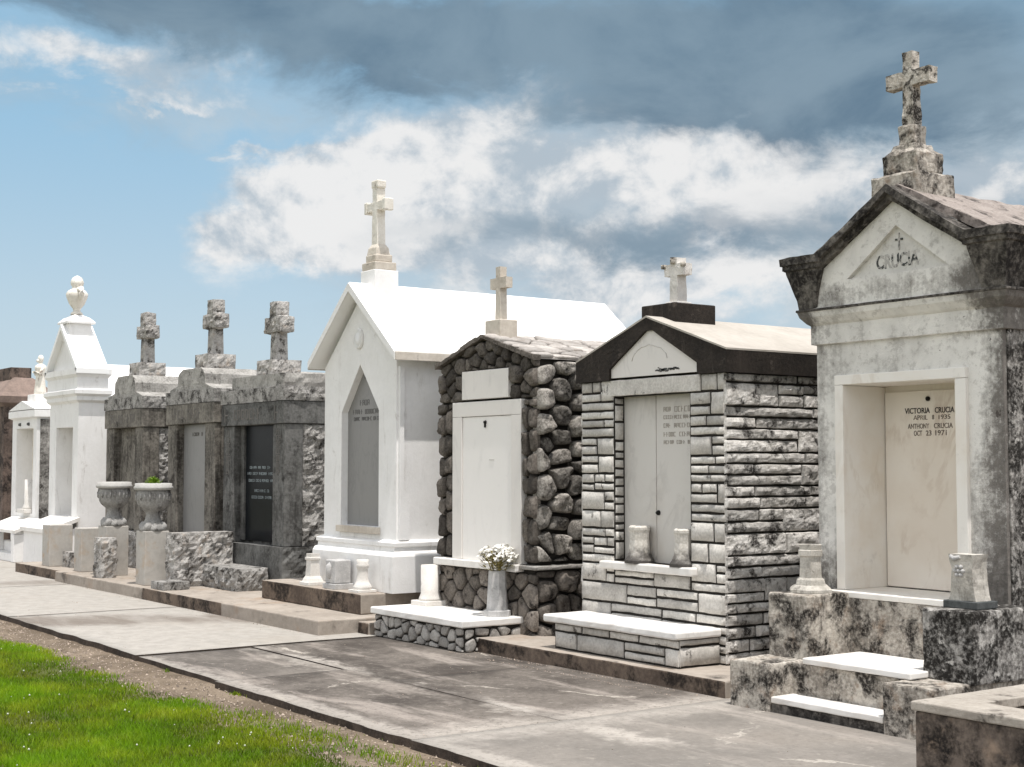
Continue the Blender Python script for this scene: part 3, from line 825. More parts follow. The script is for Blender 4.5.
# ================================================================== tombs
# ------------------------------------------------------------------ 1  mould-stained stucco temple tomb (right)
def stucco_tomb():
    x0, x1, yf, yb = -7.02, -5.47, 7.67, 10.1; xc = -6.24
    T = thing('temple_tomb', (xc, yf, 0), 'tall mould-blackened stucco tomb with a gabled pediment and two front pedestals, beside the ledgestone tomb', 'tomb')
    # stepped plinth, notched for the lower step
    b = B()
    b.box(x0, -6.655, 6.78, 7.67, -.03, .31, .012); b.box(-5.72, -5.36, 6.78, 7.67, -.03, .31, .012)
    b.box(-6.653, -5.722, 7.0, 7.67, -.03, .305, .0)
    b.box(x0+.02, x1-.02, 7.66, yb, -.03, .31, .0)
    wear(b, .05, .010, 10, 1); part('plinth', b, M['mould_block'], T)
    b = B(); b.box(-6.648, -5.727, 6.80, 6.998, -.03, .06, .0); part('step_riser', b, M['stucco_black'], T)
    b = B(); b.box(-6.648, -5.727, 6.785, 6.998, .062, .105, .008); wear(b, .07, .004, 12, 2); part('step_tread', b, M['white_slab'], T, label='white marble lower step')
    b = B(); b.box(-6.535, -5.66, 6.965, 7.52, .312, .352, .008); wear(b, .07, .004, 12, 3); part('step_tread', b, M['white_slab'], T, label='white marble upper step')
    for s, (a, c) in enumerate(((-7.0, -6.645), (-5.70, -5.325))):
        b = B(); b.box(a, c, 7.13, 7.69, .30, .735, .014); wear(b, .045, .011, 11, 5+s)
        part('pedestal', b, M['mould_block'] if s == 0 else M['stucco_dark'], T)
    b = B(); b.box(-6.70, -5.66, 7.55, 7.70, .3, .70, 0); wear(b, .06, .006, 9, 8); part('apron', b, M['mould_block'], T, label='mottled black and grey wall under the niche')
    # walls: front with niche, separate side skins
    hx0, hx1, hz0, hz1 = -6.76, -5.82, .74, 2.165
    b = B(); b.prism([(x0, .3), (x1, .3), (x1, 2.48), (x0, 2.48)], yf, yf+.45, holes=[[(hx0-.03, hz0-.02), (hx1+.03, hz0-.02), (hx1+.03, hz1+.03), (hx0-.03, hz1+.03)]], back=False)
    part('facade', b, M['stucco_front'], T)
    b = B(); b.box(x0+.004, x1-.002, yf+.44, yb, .3, 2.478, 0); 
    wear(b, .12, .008, 6, 9); part('side_wall', b, M['stucco_dark'], T)
    b = B()   # thin corner skin: right return of the front block, black with mould
    b.box(x1-.001, x1+.014, yf+.03, yf+.445, .3, 2.475, .004); wear(b, .07, .006, 8, 3)
    part('corner_strip', b, M['stucco_dark'], T)
    # marble frame round the niche, deep reveals, tablet
    fr = B()
    fr.box(-6.835, hx0, yf-.03, yf+.435, .743, 2.165, .004); fr.box(hx1, -5.735, yf-.03, yf+.435, .743, 2.165, .004)
    fr.box(-6.835, -5.735, yf-.031, yf+.435, 2.167, 2.235, .004)
    part('niche_frame', fr, M['cream_frame'], T)
    b = B(); b.box(hx0-.02, hx1+.02, yf+.425, yf+.439, .745, 2.19, 0); part('niche_back', b, M['beige_marble'], T)
    b = B(); b.box(-6.752, -5.83, yf+.405, yf+.424, .75, 2.125, .004); tab = part('tablet', b, M['beige_marble'], T)
    yt = yf+.404
    text('lettering', 'VICTORIA  CRUCIA', .425, .040, -6.365, yt, 1.966, M['letter_black'], tab, .012)
    text('lettering', 'APRIL  8  1935', .315, .032, -6.345, yt, 1.922, M['letter_brown'], tab, .004)
    text('lettering', 'ANTHONY  CRUCIA', .385, .036, -6.36, yt, 1.860, M['letter_brown'], tab, .004)
    text('lettering', 'OCT  23  1971', .280, .037, -6.36, yt, 1.810, M['letter_brown'], tab, .012)
    b = B(); b.lathe((0, 0, 0), [(.0, 0), (.017, 0), (.017, .012), (.006, .02)], 12)
    for v in b.bm.verts: v.co = Vector((v.co.x-6.37, yt-v.co.z, v.co.y+2.067))
    part('bolt', b, M['hole'], tab)
    b = B(); b.box(-6.87, -5.70, 7.545, 8.08, .702, .742, .006); wear(b, .08, .003, 10, 4); part('sill', b, M['cream_frame'], T)
    # small weathered nicks above the niche
    # entablature
    prof = [(.0, 2.46), (.028, 2.465), (.03, 2.6), (.05, 2.615), (.085, 2.66), (.098, 2.70), (.088, 2.705), (.088, 2.72)]
    b = B(); b.sweep(x0, x1, yf, yb, prof); wear(b, .09, .005, 9, 6); 
    ent = part('architrave', b, M['stucco_front'], T)
    b = B(); b.box(x0-.104, x1+.104, yf-.104, yb+.104, 2.698, 2.716, .004); wear(b, .08, .005, 12, 7); part('string_course', b, M['stucco_black'], T)
    # attic with gable front
    ax0, ax1, ay = x0-.085, x1+.085, yf-.085
    zc = 3.0; ap = 3.44
    b = B()
    tri = [(-6.66, 2.895), (-5.80, 2.895), (-6.23, 3.215)]
    b.prism([(ax0, 2.716), (ax1, 2.716), (ax1, zc-.05), (xc+.1, ap-.05), (xc-.1, ap-.05), (ax0, zc-.05)], ay, ay+.5, holes=[tri], hole_d=.035, back=False)
    part('pediment', b, M['stucco_front'], T)
    b = B(); b.box(-6.70, -5.76, ay+.033, ay+.06, 2.86, 3.25, 0); tp = part('tympanum', b, M['stucco_pale'], T)
    text('lettering', 'CRUCIA', .37, .098, -6.245, ay+.0325, 2.935, M['letter_lead'], tp, .03)
    b = B(); b.box(-6.234, -6.222, ay+.028, ay+.034, 3.05, 3.165, 0); b.box(-6.262, -6.194, ay+.0283, ay+.034, 3.115, 3.128, 0)
    part('cross_emblem', b, M['letter_lead'], tp)
    b = B(); b.sweep(ax0, ax1, ay+.12, yb+.085, [(-.002, 2.716), (-.002, 2.86), (.02, 2.96), (.03, 3.0)])
    wear(b, .1, .010, 8, 11); part('attic_wall', b, M['stucco_dark'], T)
    # blackened ears and raking cornice
    b = B()
    ex = .085
    def rake(sg):
        e0 = ax0-ex if sg < 0 else ax1+ex
        inn = ax0+.23 if sg < 0 else ax1-.23
        for (o, th, fy) in ((0., .042, ay-.09), (-.042, .04, ay-.05)):
            pl = [(inn-sg*-.06, 3.03+o), (inn-sg*-.06, 3.045+o+th), (inn, 3.05+o+th), (xc, ap+.0+o+th), (xc, ap+o-.012), (inn, 3.03+o)]
            b.prism(pl if sg < 0 else pl[::-1], fy, ay+.45)
    rake(-1); rake(1)
    wear(b, .06, .010, 12, 12); part('raking_cornice', b, M['stucco_black'], T)
    prof = [(.0, 2.717), (.012, 2.78), (.03, 2.86), (.05, 2.93), (.062, 2.975), (.064, 2.992), (.082, 3.0), (.084, 3.03), (.098, 3.035), (.10, 3.088), (.03, 3.095)]
    for xa, xb_ in ((ax0, ax0+.17), (ax1-.17, ax1)):      # heavy moulded side cornices, returned on the front as ears
        b = B(); b.sweep(xa, xb_, ay-.004, yb+.085, prof)
        wear(b, .05, .012, 11, 13); part('side_cornice', b, M['stucco_black'], T)
    b = B()   # low tiled roof
    for sg in (-1, 1):
        e0 = ax0-.02 if sg < 0 else ax1+.02
        b.prism([(e0, 2.99), (e0, 3.05), (xc, ap+.06), (xc, ap-.01)], ay+.03, yb+.1)
    wear(b, .05, .012, 14, 14); part('roof', b, M['old_roof'], T)
    # stepped cross base and cross
    cy = 7.86; xq = xc; xc = xc-.06
    b = B(); b.box(xc-.2, xc+.2, cy-.2, cy+.2, 3.36, 3.585, .015); b.box(xc-.145, xc+.145, cy-.145, cy+.145, 3.586, 3.735, .012)
    b.sweep(xc-.1, xc+.1, cy-.1, cy+.1, [(.03, 3.736), (.0, 3.765), (-.01, 3.80)])
    b.box(xc-.068, xc+.068, cy-.068, cy+.068, 3.801, 3.94, .01)
    wear(b, .035, .014, 13, 15); part('cross_base', b, M['mould_block'], T)
    b = B(); cross(b, xc, cy, 3.94, 4.455, .05, .085, .185, 4.268, .105, .012); wear(b, .03, .008, 16, 16)
    part('cross', b, M['cross_stone'], T)

def zoned_front():
    """stucco that is cleaner in the middle and mouldy towards its right-hand edge and its mouldings (a stain with its own shape)"""
    for nm, amt, base in (('stucco_front', 1., (.76,.74,.70)), ('stucco_pale', .3, (.70,.68,.64))):
        m, t, b, co = base_mat(nm, .88, .2)
        x, y, z = t.sep(co)
        n1 = t.noise(co, 2.2, 8, .66, .3, off=31); n2 = t.noise(co, 17, 6, .68, off=32); n3 = t.noise(co, 90, 3, .6)
        sv_ = t.noise(t.mapping(co, scale=(9, 9, .5)), 1.5, 6, .62, off=33)
        c = t.mix(t.step(n1, .36, .62), base, [q*.80 for q in base])
        c = t.mix(t.step(n2, .54, .70, 0, .5), c, (.42,.395,.36))
        c = t.mix(t.step(t.noise(co, 5.5, 10, .75, off=38), .56, .61, 0, .4), c, (.33,.31,.285))
        edge = t.math('ADD', t.step(x, .42, .80, 0, .30), t.math('MULTIPLY', t.step(x, -.90, -.56, .42, 0), t.step(z, 2.2, 2.7, .35, 1)))
        hi = t.math('ADD', t.step(t.math('ABSOLUTE', t.math('SUBTRACT', z, 2.80)), .0, .16, .14, 0), t.step(z, 1.3, .6, 0, .24))
        lvl = t.math('ADD', t.math('ADD', t.math('MULTIPLY', n1, .62), t.math('MULTIPLY', sv_, .38)), t.math('MULTIPLY', t.math('ADD', edge, hi), amt))
        nk = t.noise(co, 26, 8, .75, off=39)
        lvl = t.math('ADD', lvl, t.math('MULTIPLY', t.math('SUBTRACT', nk, .5), .55))
        mk = t.math('MULTIPLY', t.step(lvl, .60, .80), t.step(n2, .2, .5, .6, 1))
        dkc = t.mix(t.step(t.math('ADD', t.math('MULTIPLY', nk, .6), t.math('MULTIPLY', sv_, .4)), .42, .60), (.024,.021,.019), (.13,.12,.108))
        c = t.mix(mk, c, dkc)
        c = t.mix(t.math('MULTIPLY', t.step(lvl, .54, .62), .35), c, (.26,.24,.22))
        chip = t.step(t.noise(co, 9, 4, .6, off=36), .71, .735)
        c = t.mix(t.math('MULTIPLY', chip, .85*amt), c, (.06,.05,.045))
        t.put(b.inputs['Base Color'], c)
        t.put(b.inputs['Normal'], t.bump(t.math('ADD', t.math('MULTIPLY', n2, .8), t.math('MULTIPLY', n3, .4)), .5, .012))
        M[nm] = m
zoned_front()
M['cross_stone'] = stone('weathered_cross', (.66,.62,.56), (.36,.32,.27), (.03,.026,.022), .50, 8., edge=.08, streak=.35, bump=.7, fine=.5)
M['letter_lead'] = stone('flaking_letter_lead', (.045,.05,.05), (.07,.07,.068), (.50,.48,.45), .60, 16., bump=.1, edge=.03)
M['letter_brown'] = stone('worn_brown_letter', (.10,.08,.065), (.16,.13,.11), (.42,.36,.30), .38, 30., bump=.1, edge=.05)
stucco_tomb()

# ------------------------------------------------------------------ 2  ledgestone tomb
def ledgestone_tomb():
    rng = random.Random(11)
    x0, x1, yf, yb = -9.53, -7.785, 7.5, 9.6; xc = -8.65; z0, z1 = .115, 2.31
    T = thing('ledgestone_tomb', (xc, yf, z0), 'tomb faced in pale coursed ledgestone with a black-edged roof and a stone bench in front', 'tomb')
    nx0, nx1, nz0, nz1 = -9.09, -8.175, .825, 2.17
    b = B(); b.prism([(x0+.01, z0), (x1-.01, z0), (x1-.01, z1), (x0+.01, z1)], yf, yf+.32, holes=[[(nx0, nz0), (nx1, nz0), (nx1, nz1), (nx0, nz1)]], back=False)
    b.box(x0+.01, x1-.01, yf+.318, yb, z0, z1, 0)
    wall = part('wall', b, M['mortar'], T)
    b = B(); f = front(yf)
    ashlar(b, f, x0, nx0-.005, .64, z1, rng, wr=(.13, .30), amp=.004)
    ashlar(b, f, nx1+.005, x1+.003, .64, 2.17, rng, wr=(.14, .30), amp=.004)
    ashlar(b, f, -8.045, x1+.003, 2.17, z1, rng, wr=(.10, .2), amp=.004)
    ashlar(b, f, nx0+.0, nx1-.0, .64, .755, rng, wr=(.3, .55), amp=.004)
    ashlar(b, f, x0, x1+.003, z0, .64, rng, wr=(.28, .6), amp=.004)
    # jamb stones seen inside the niche
    for fr in ((Vector((nx0, 0, 0)), Y_, Z_, X_), (Vector((nx1, 0, 0)), Y_, Z_, -X_)):
        ashlar(b, fr, yf-.004, yf+.10, nz0+.003, nz1-.003, rng, wr=(.12, .13), amp=.002, h=.004)
    part('front_stone', b, M['ledge'], wall)
    b = B(); ashlar(b, right(x1), yf-.012, yb, z0, z1, rng, unit=.088, h=.012, amp=.0125, wr=(.18, .66), res=.016, rockface=True, tones=(.7, 1.15), gap=.0135, split=.45)
    part('side_stone', b, M['ledge_rock'], wall, label='rock-faced pale ledgestone on the side wall')
    b = B(); ashlar(b, left(x0), yf, yb, z0, z1, rng, h=.02, amp=.02, wr=(.2, .6), res=.05, rockface=True)
    part('side_stone', b, M['ledge_rock'], wall)
    b = B(); b.box(-9.245, -8.05, yf-.014, yf+.2, 2.176, 2.305, .006); wear(b, .08, .004, 11, 21); part('lintel', b, M['ledge'], T)
    # door leaves
    yd = yf+.105
    for a, c in ((nx0-.02, -8.698), (-8.691, nx1+.02)):
        b = B(); b.box(a, c, yd, yd+.05, nz0-.02, nz1+.02, .004)
        dr = part('door', b, M['pale_marble'], T)
    k = random.Random(4)
    for z, h, xa, xb_ in ((2.035, .038, -8.60, -8.52), (2.03, .045, -8.47, -8.27), (1.975, .03, -8.60, -8.27), (1.905, .036, -8.60, -8.25), (1.835, .036, -8.60, -8.25), (1.775, .03, -8.6, -8.27)):
        letters(dr, M['letter_faint'], xa, xb_, z, h, yd-.001, k, stroke=.005)
    b = B(); b.lathe((0, 0, 0), [(.0, 0), (.02, 0), (.02, .012), (.008, .03)], 12)
    for v in b.bm.verts: v.co = Vector((v.co.x-8.665, yd-v.co.z, v.co.y+1.225))
    part('door_knob', b, M['hole'], dr)
    b = B(); b.box(-9.215, -8.10, yf-.075, yf+.25, .757, .822, .012); wear(b, .06, .004, 12, 22); part('sill', b, M['white_slab'], T)
    # roof: black fascia, pale top
    rx0, rx1, ry0, ry1 = -9.565, -7.735, yf-.035, yb+.1
    za, ze, th = 2.79, 2.475, .17
    tri = [(-9.12, 2.325), (-8.06, 2.325), (-8.06, 2.395), (-8.58, 2.685), (-8.66, 2.685), (-9.12, 2.40)]
    b = B(); b.prism([(rx0, ze-th), (tri[0][0], ze-th)]+[tri[0], tri[5], tri[4], tri[3], tri[2], tri[1]]+[(tri[1][0], ze-th), (rx1, ze-th), (rx1, ze), (xc+.02, za), (xc-.02, za), (rx0, ze)], ry0, ry0+.17)
    b.prism([(rx0, ze-th), (rx1, ze-th), (rx1, ze), (xc, za), (rx0, ze)], ry0+.17, ry1)
    wear(b, .12, .004, 8, 23); roof = part('roof', b, M['black_roof'], T)
    b = B()
    b.prism([(rx0-.002, ze+.0), (xc, za+.0), (rx1+.002, ze+.0), (rx1+.002, ze+.014), (xc, za+.016), (rx0-.002, ze+.014)], ry0-.002, ry1)
    wear(b, .12, .003, 8, 24); part('roof_skin', b, M['roof_cement'], roof, label='pale cement top of the roof')
    b = B(); b.prism([tri[0], tri[1], tri[2], tri[3], tri[4], tri[5]], ry0+.025, ry0+.16); ped = part('pediment', b, M['white_marble'], T)
    b = B(); k = random.Random(8)
    yp = ry0+.024
    b.tube([(-8.64+.22*math.cos(math.pi*(.06+.88*i/12)), yp+.002, 2.43+.14*math.sin(math.pi*(.06+.88*i/12))+k.uniform(-.006, .006)) for i in range(13)], .005, 4)
    part('wreath_engraving', b, M['pale_marble'], ped)
    b = B()
    for _ in range(26):
        x = -8.56+.011*_+k.gauss(0, .006); z = 2.362+k.gauss(0, .006); r = k.uniform(.006, .014)
        b.box(x-r*1.3, x+r*1.3, yp-.0012, yp+.002, z-r*.6, z+r*.6, 0)
    part('stain', b, M['letter_grey'], ped)
    b = B(); b.box(-8.91, -8.50, 7.64, 8.09, 2.72, 2.915, .01); wear(b, .1, .004, 10, 25); part('cross_base', b, M['black_roof'], T)
    # stubby white cross with knobbed arm ends
    cy = 7.86; xc = -8.70
    b = B()
    b.box(xc-.075, xc+.075, cy-.08, cy+.08, 2.917, 2.945, .006)
    cross(b, xc, cy, 2.945, 3.31, .052, .10, .115, 3.21, .095, .014)
    wear(b, .03, .005, 16, 26); cr = part('cross', b, M['vase_white'], T)
    for sg in (-1, 1):
        b = B(); b.lathe((xc+sg*.118, cy-.052, 3.245), [(.0, -.02), (.024, -.016), (.024, .016), (.0, .02)], 10); part('arm_stud', b, M['cross_stone'], cr)
    b = B(); b.lathe((xc, cy-.054, 3.285), [(.0, -.03), (.026, -.026), (.026, .026), (.0, .03)], 10)
    part('arm_stud', b, M['cross_stone'], cr)
    # bench in front
    b = B(); b.box(-9.36, -7.86, 7.085, 7.49, z0, .325, 0); bench = part('bench', b, M['mortar'], T, label='low ledgestone bench with a white marble top')
    b = B(); ashlar(b, front(7.085), -9.36, -7.85, z0+.005, .325, random.Random(19), wr=(.2, .5), amp=.006)
    ashlar(b, right(-7.86), 7.08, 7.49, z0+.005, .325, random.Random(20), wr=(.2, .4), amp=.008)
    part('bench_stone', b, M['ledge'], bench)
    b = B(); b.box(-9.46, -7.83, 7.03, 7.49, .327, .388, .016, 3); wear(b, .06, .004, 12, 27); part('bench_top', b, M['white_slab'], bench)
ledgestone_tomb()

# ------------------------------------------------------------------ 3  rubble tomb
def rubble_tomb():
    rng = random.Random(21)
    x0, x1, yf, yb = -11.69, -10.11, 7.45, 9.4; xc = -10.9
    T = thing('rubble_tomb', (xc, yf, 0), 'small gabled tomb of dark round rubble stones with a white marble door', 'tomb')
    za, ze = 2.80, 2.55
    fx0, fx1, fz0, fz1 = -11.405, -10.285, .72, 2.20
    b = B(); b.prism([(x0+.03, 0), (x1-.03, 0), (x1-.03, ze), (xc, za), (x0+.03, ze)], yf+.02, yb)
    wall = part('wall', b, M['mortar'], T)
    b = B(); f = front(yf+.02); H = .05
    ck = dict(gap=.016, height=H, rng=rng, tones=(.45, 1.25))
    cobbles(b, f, [(x0, .74), (-11.545, .74), (-11.545, 2.2), (x0, 2.2)], .14, aspect=1.5, **ck)
    cobbles(b, f, [(-11.545, .74), (fx0, .74), (fx0, 2.2), (-11.545, 2.2)], .14, aspect=1.5, **ck)
    cobbles(b, f, [(fx1, .74), (-10.2, .74), (-10.2, 2.2), (fx1, 2.2)], .09, aspect=2.2, **ck)
    cobbles(b, f, [(-10.2, .74), (x1+.02, .74), (x1+.02, 2.2), (-10.2, 2.2)], .11, aspect=2.0, **ck)
    cobbles(b, f, [(x0, 2.2), (-11.23, 2.2), (-11.23, 2.49), (-11.23, 2.69), (x0, 2.55)], .15, aspect=1.2, **ck)
    cobbles(b, f, [(-10.49, 2.2), (x1+.02, 2.2), (x1+.02, 2.55), (-10.49, 2.69)], .14, aspect=1.2, **ck)
    cobbles(b, f, [(-11.23, 2.49), (-10.49, 2.49), (-10.49, 2.69), (xc, 2.81), (-11.23, 2.69)], .13, aspect=1.2, **ck)
    part('front_stone', b, M['rubble'], wall)
    b = B(); fs = right(x1-.03)
    cobbles(b, fs, [(yf-.02, .74), (yb, .74), (yb, 2.55), (yf-.02, 2.55)], .19, .034, .095, rng, (.45, 1.3), 1.05, .30, 0., .36)
    part('side_stone', b, M['rubble_side'], wall, label='big rough grey field stones on the side wall')
    b = B(); cobbles(b, left(x0+.03), [(yb, .1), (yf, .1), (yf, 2.55), (yb, 2.55)][::-1], .2, .02, .05, rng, (.5, 1.2), 1.1, .2)
    part('side_stone', b, M['rubble'], wall)
    # base course, slightly proud, capped with a thin ledge
    b = B(); b.box(x0+.02, x1-.02, yf-.005, yb+.01, 0, .70, 0); bs = part('base', b, M['mortar'], T)
    b = B(); cobbles(b, front(yf-.005), [(x0+.02, .02), (x1+.03, .02), (x1+.03, .655), (x0+.02, .655)], .15, .018, .035, rng, (.8, 1.7), 1.35, .18)
    cobbles(b, right(x1-.02), [(yf, .02), (yb, .02), (yb, .685), (yf, .685)], .2, .025, .075, rng, (.9, 1.7), 1.15, .28)
    part('base_stone', b, M['rubble'], bs)
    b = B(); b.box(-10.29, x1+.075, yf-.07, yb, .69, .725, .01); wear(b, .06, .010, 10, 31); part('ledge', b, M['rubble_grey'], T)
    b = B(); b.box(-11.66, -10.295, yf-.10, yf+.03, .66, .727, .01); wear(b, .07, .004, 10, 32); part('sill', b, M['white_slab'], T)
    # marble door surround, door, upper panel
    b = B(); yq = yf-.045
    b.box(fx0, fx1, yq, yf+.03, 2.062, fz1, .004); b.box(fx0, -11.245, yq, yf+.03, .729, 2.060, .004); b.box(-10.44, fx1, yq, yf+.03, .729, 2.060, .004)
    part('door_frame', b, M['white_marble'], T)
    b = B(); b.box(-11.243, -10.442, yq+.012, yf+.03, .729, 2.058, .004); dr = part('door', b, M['white_door'], T)
    b = B(); b.lathe((0, 0, 0), [(.0, 0), (.018, 0), (.012, .02), (.0, .022)], 10)
    for v in b.bm.verts: v.co = Vector((v.co.x-10.86, yq+.012-v.co.z, v.co.y+2.005))
    b.box(-10.868, -10.852, yq-.004, yq+.012, 1.955, 2.0, .003); part('hook', b, M['hole'], dr)
    b = B(); b.box(-10.80, -10.72, yq+.009, yq+.0125, 1.652, 1.664, 0); part('engraved_pattern', b, M['pale_marble'], dr)
    b = B(); b.box(-11.24, -10.48, yq-.002, yf+.03, 2.222, 2.488, .004); part('name_panel', b, M['white_marble'], T)
    # roof of pale stone slabs
    b = B(); rg = random.Random(7)
    b.prism([(x0-.02, ze), (xc, za), (x1+.01, ze), (x1+.01, ze+.015), (xc, za+.018), (x0-.02, ze+.015)], yf-.03, yb+.03)
    for sg in (-1, 1):
        e = x1+.025 if sg > 0 else x0-.03
        U = Vector((xc-e, 0, za-ze)); L = U.length; U.normalize()
        N = Vector((sg*abs(U.z), 0, abs(U.x)))
        fr = (Vector((e, 0, ze+.016)), Y_, U, N)
        cobbles(b, fr, [(yf-.05, 0), (yb+.04, 0), (yb+.04, L), (yf-.05, L)], .26, .012, .03, rg, (.75, 1.15), .55, .22)
    part('roof', b, M['tile'], T)
    b = B()
    for sg in (-1, 1):      # dark rubble verge following the gable
        e = x1+.02 if sg > 0 else x0-.02
        for i in range(9):
            f0, f1 = i/9, (i+1)/9-.01
            xa = e+(xc-e)*f0; xb_ = e+(xc-e)*f1; z_a = ze+(za-ze)*f0; z_b = ze+(za-ze)*f1
            j = rg.uniform(-.008, .012)
            b.prism([(xa, z_a-.012), (xb_, z_b-.012), (xb_, z_b+.026+j), (xa, z_a+.026+j)], yf-.06, yf+.03)
    wear(b, .04, .009, 13, 33); part('verge', b, M['rubble'], T)
    cy = 7.62
    b = B(); b.box(xc-.125, xc+.125, cy-.10, cy+.10, 2.78, 2.965, .008); part('cross_base', b, M['cream'], T)
    b = B(); cross(b, xc, cy, 2.966, 3.47, .045, .075, .13, 3.315, .10, .008); wear(b, .04, .003, 14, 34); part('cross', b, M['cream'], T)
    # offering step
    sx0, sx1, sy0 = -11.83, -10.31, 6.82
    b = B(); b.box(sx0, sx1, sy0, yf-.01, -.03, .205, 0); st = part('offering_step', b, M['mortar'], T, label='low rubble step with a white marble top')
    b = B(); cobbles(b, front(sy0), [(sx0, -.01), (sx1, -.01), (sx1, .205), (sx0, .205)], .125, .018, .03, rng, (.8, 1.6), .95, .15)
    cobbles(b, right(sx1), [(sy0, -.01), (yf-.02, -.01), (yf-.02, .205), (sy0, .205)], .13, .018, .03, rng, (.8, 1.6), .9, .15)
    part('step_stone', b, M['rubble_grey'], st)
    b = B(); b.box(sx0-.03, sx1+.035, sy0-.045, yf-.015, .207, .27, .012, 3); wear(b, .07, .004, 11, 35); part('step_top', b, M['white_slab'], st)
M['white_door'] = marble('white_painted_door', (.80,.775,.745), (.7,.67,.64), None, .5, 1.2, .2, .12)
rubble_tomb()

# ------------------------------------------------------------------ 4  white chapel tomb
def chapel_tomb():
    x0, x1, yf, yb = -13.79, -12.27, 7.3, 10.5; xc = -13.03; z0 = .34
    T = thing('chapel_tomb', (xc, yf, z0), 'big whitewashed chapel tomb with a steep white roof and a pointed grey tablet niche', 'tomb')
    ze, za = 2.66, 3.36
    hole = [(-13.41, .98), (-12.62, .98), (-12.62, 2.17), (-13.015, 2.66), (-13.41, 2.17)]
    b = B(); b.prism([(x0, z0), (x1, z0), (x1, ze), (xc, za), (x0, ze)], yf, yb, holes=[hole], hole_d=.16)
    part('wall', b, M['white'], T)
    b = B(); b.prism([(-13.45, .95), (-12.58, .95), (-12.58, 2.2), (-13.015, 2.72), (-13.45, 2.2)], yf+.078, yf+.155); tb = part('tablet', b, M['grey_marble'], T)
    k = random.Random(3); yt = yf+.077
    for a, c, z, h in ((-13.15, -12.86, 2.235, .06), (-13.30, -12.66, 2.145, .05), (-13.28, -12.68, 2.075, .04)): letters(tb, M['letter_slate'], a, c, z, h, yt, k)
    b = B(); b.lathe((0, 0, 0), [(.0, 0), (.022, 0), (.022, .012), (.008, .02)], 12)
    for v in b.bm.verts: v.co = Vector((v.co.x-13.015, yt-v.co.z, v.co.y+2.535))
    part('bolt', b, M['hole'], tb)
    b = B(); b.box(-13.44, -12.585, yf-.05, yf+.16, .91, .978, .006); part('sill', b, M['cream'], T)
    b = B(); b.lathe((0, 0, 0), [(.0, .03), (.05, .028), (.06, .015), (.075, .03), (.085, .02), (.09, 0)], 20)
    for v in b.bm.verts: v.co = Vector((v.co.x+xc, yf-v.co.z, v.co.y*1.25+2.93))
    part('medallion', b, M['white'], T)
    # flared base with moulding
    b = B(); b.sweep(x0, x1, yf, yb, [(.09, z0+.002), (.09, .70), (.075, .735), (.05, .75), (.045, .79), (.062, .80), (.062, .835), (.0, .86)], cap_top=False)
    part('base', b, M['white'], T)
    # corner pilasters with stopped chamfers
    b = B()
    for ya, yb2, dirn in ((yf+.02, yf+.14, 1), (yf+.64, yf+.78, -1)):
        xs_ = x1+.0
        pts = [(ya, .86), (yb2, .86), (yb2, 1.22), (ya+.05 if dirn > 0 else yb2-.0, 1.34), (ya+.05 if dirn > 0 else yb2, 2.6), (ya, 2.6)]
        if dirn < 0: pts = [(ya, .86), (yb2, .86), (yb2, 2.6), (yb2-.06, 2.6), (yb2-.06, 1.34), (ya, 1.22)]
        b.prism(pts, xs_-.01, xs_+.035, axis='X')
    part('pilaster', b, M['white'], T)
    # roof
    rx0, rx1, ry0, ry1 = -13.93, -12.08, yf-.13, yb+.1
    zE, zA, th = 2.66, 3.43, .075
    sl_ = (zA-zE)/(xc-rx0)
    b = B()
    for sg in (-1, 1):
        e = rx0 if sg < 0 else rx1
        s2 = (zA-zE)/abs(xc-e)
        b.prism([(e, zE), (xc, zA), (xc, zA+.09), (e, zE+.085)], ry0, ry1)
    roof = part('roof', b, M['white_roof'], T)
    for sg in (-1, 1):
        b = B()
        e = rx0-.002 if sg < 0 else rx1+.002
        b.box(min(e, e+sg*.012), max(e, e+sg*.012), ry0-.004, ry1, zE-.012, zE+.07, .003)
        part('eave_board', b, M['cream'], roof)
    b = B()
    for sg in (-1, 1):
        e = rx0 if sg < 0 else rx1
        b.prism([(e, zE-.004), (xc, zA-.004), (xc, zA+.082), (e, zE+.072)], ry0-.014, ry0-.001)
    part('barge_board', b, M['white'], roof)
    # ridge block, stepped base and cross
    cy = 7.52
    b = B(); b.box(xc-.15, xc+.15, cy-.13, cy+.16, 3.34, 3.66, .008); part('cross_block', b, M['white'], T)
    b = B(); b.box(xc-.14, xc+.14, cy-.12, cy+.14, 3.661, 3.745, .008); b.box(xc-.11, xc+.11, cy-.095, cy+.11, 3.746, 3.83, .014)
    b.sweep(xc-.05, xc+.05, cy-.04, cy+.04, [(.045, 3.831), (.035, 3.90), (.005, 3.95)])
    wear(b, .04, .005, 14, 41); part('cross_base', b, M['cream'], T)
    b = B(); cross(b, xc, cy, 3.93, 4.56, .058, .10, .21, 4.35, .085, .012)
    for sg in (-1, 1): b.box(xc+sg*.19-.03, xc+sg*.19+.03, cy-.056, cy+.056, 4.285, 4.415, .012)
    b.box(xc-.07, xc+.07, cy-.056, cy+.056, 4.545, 4.63, .015)
    wear(b, .04, .004, 14, 42); part('cross', b, M['cream_cross'], T)
M['cream_cross'] = stone('cream_cross_stone', (.80,.77,.71), (.66,.62,.55), (.17,.12,.09), .26, 5., bump=.3)
chapel_tomb()

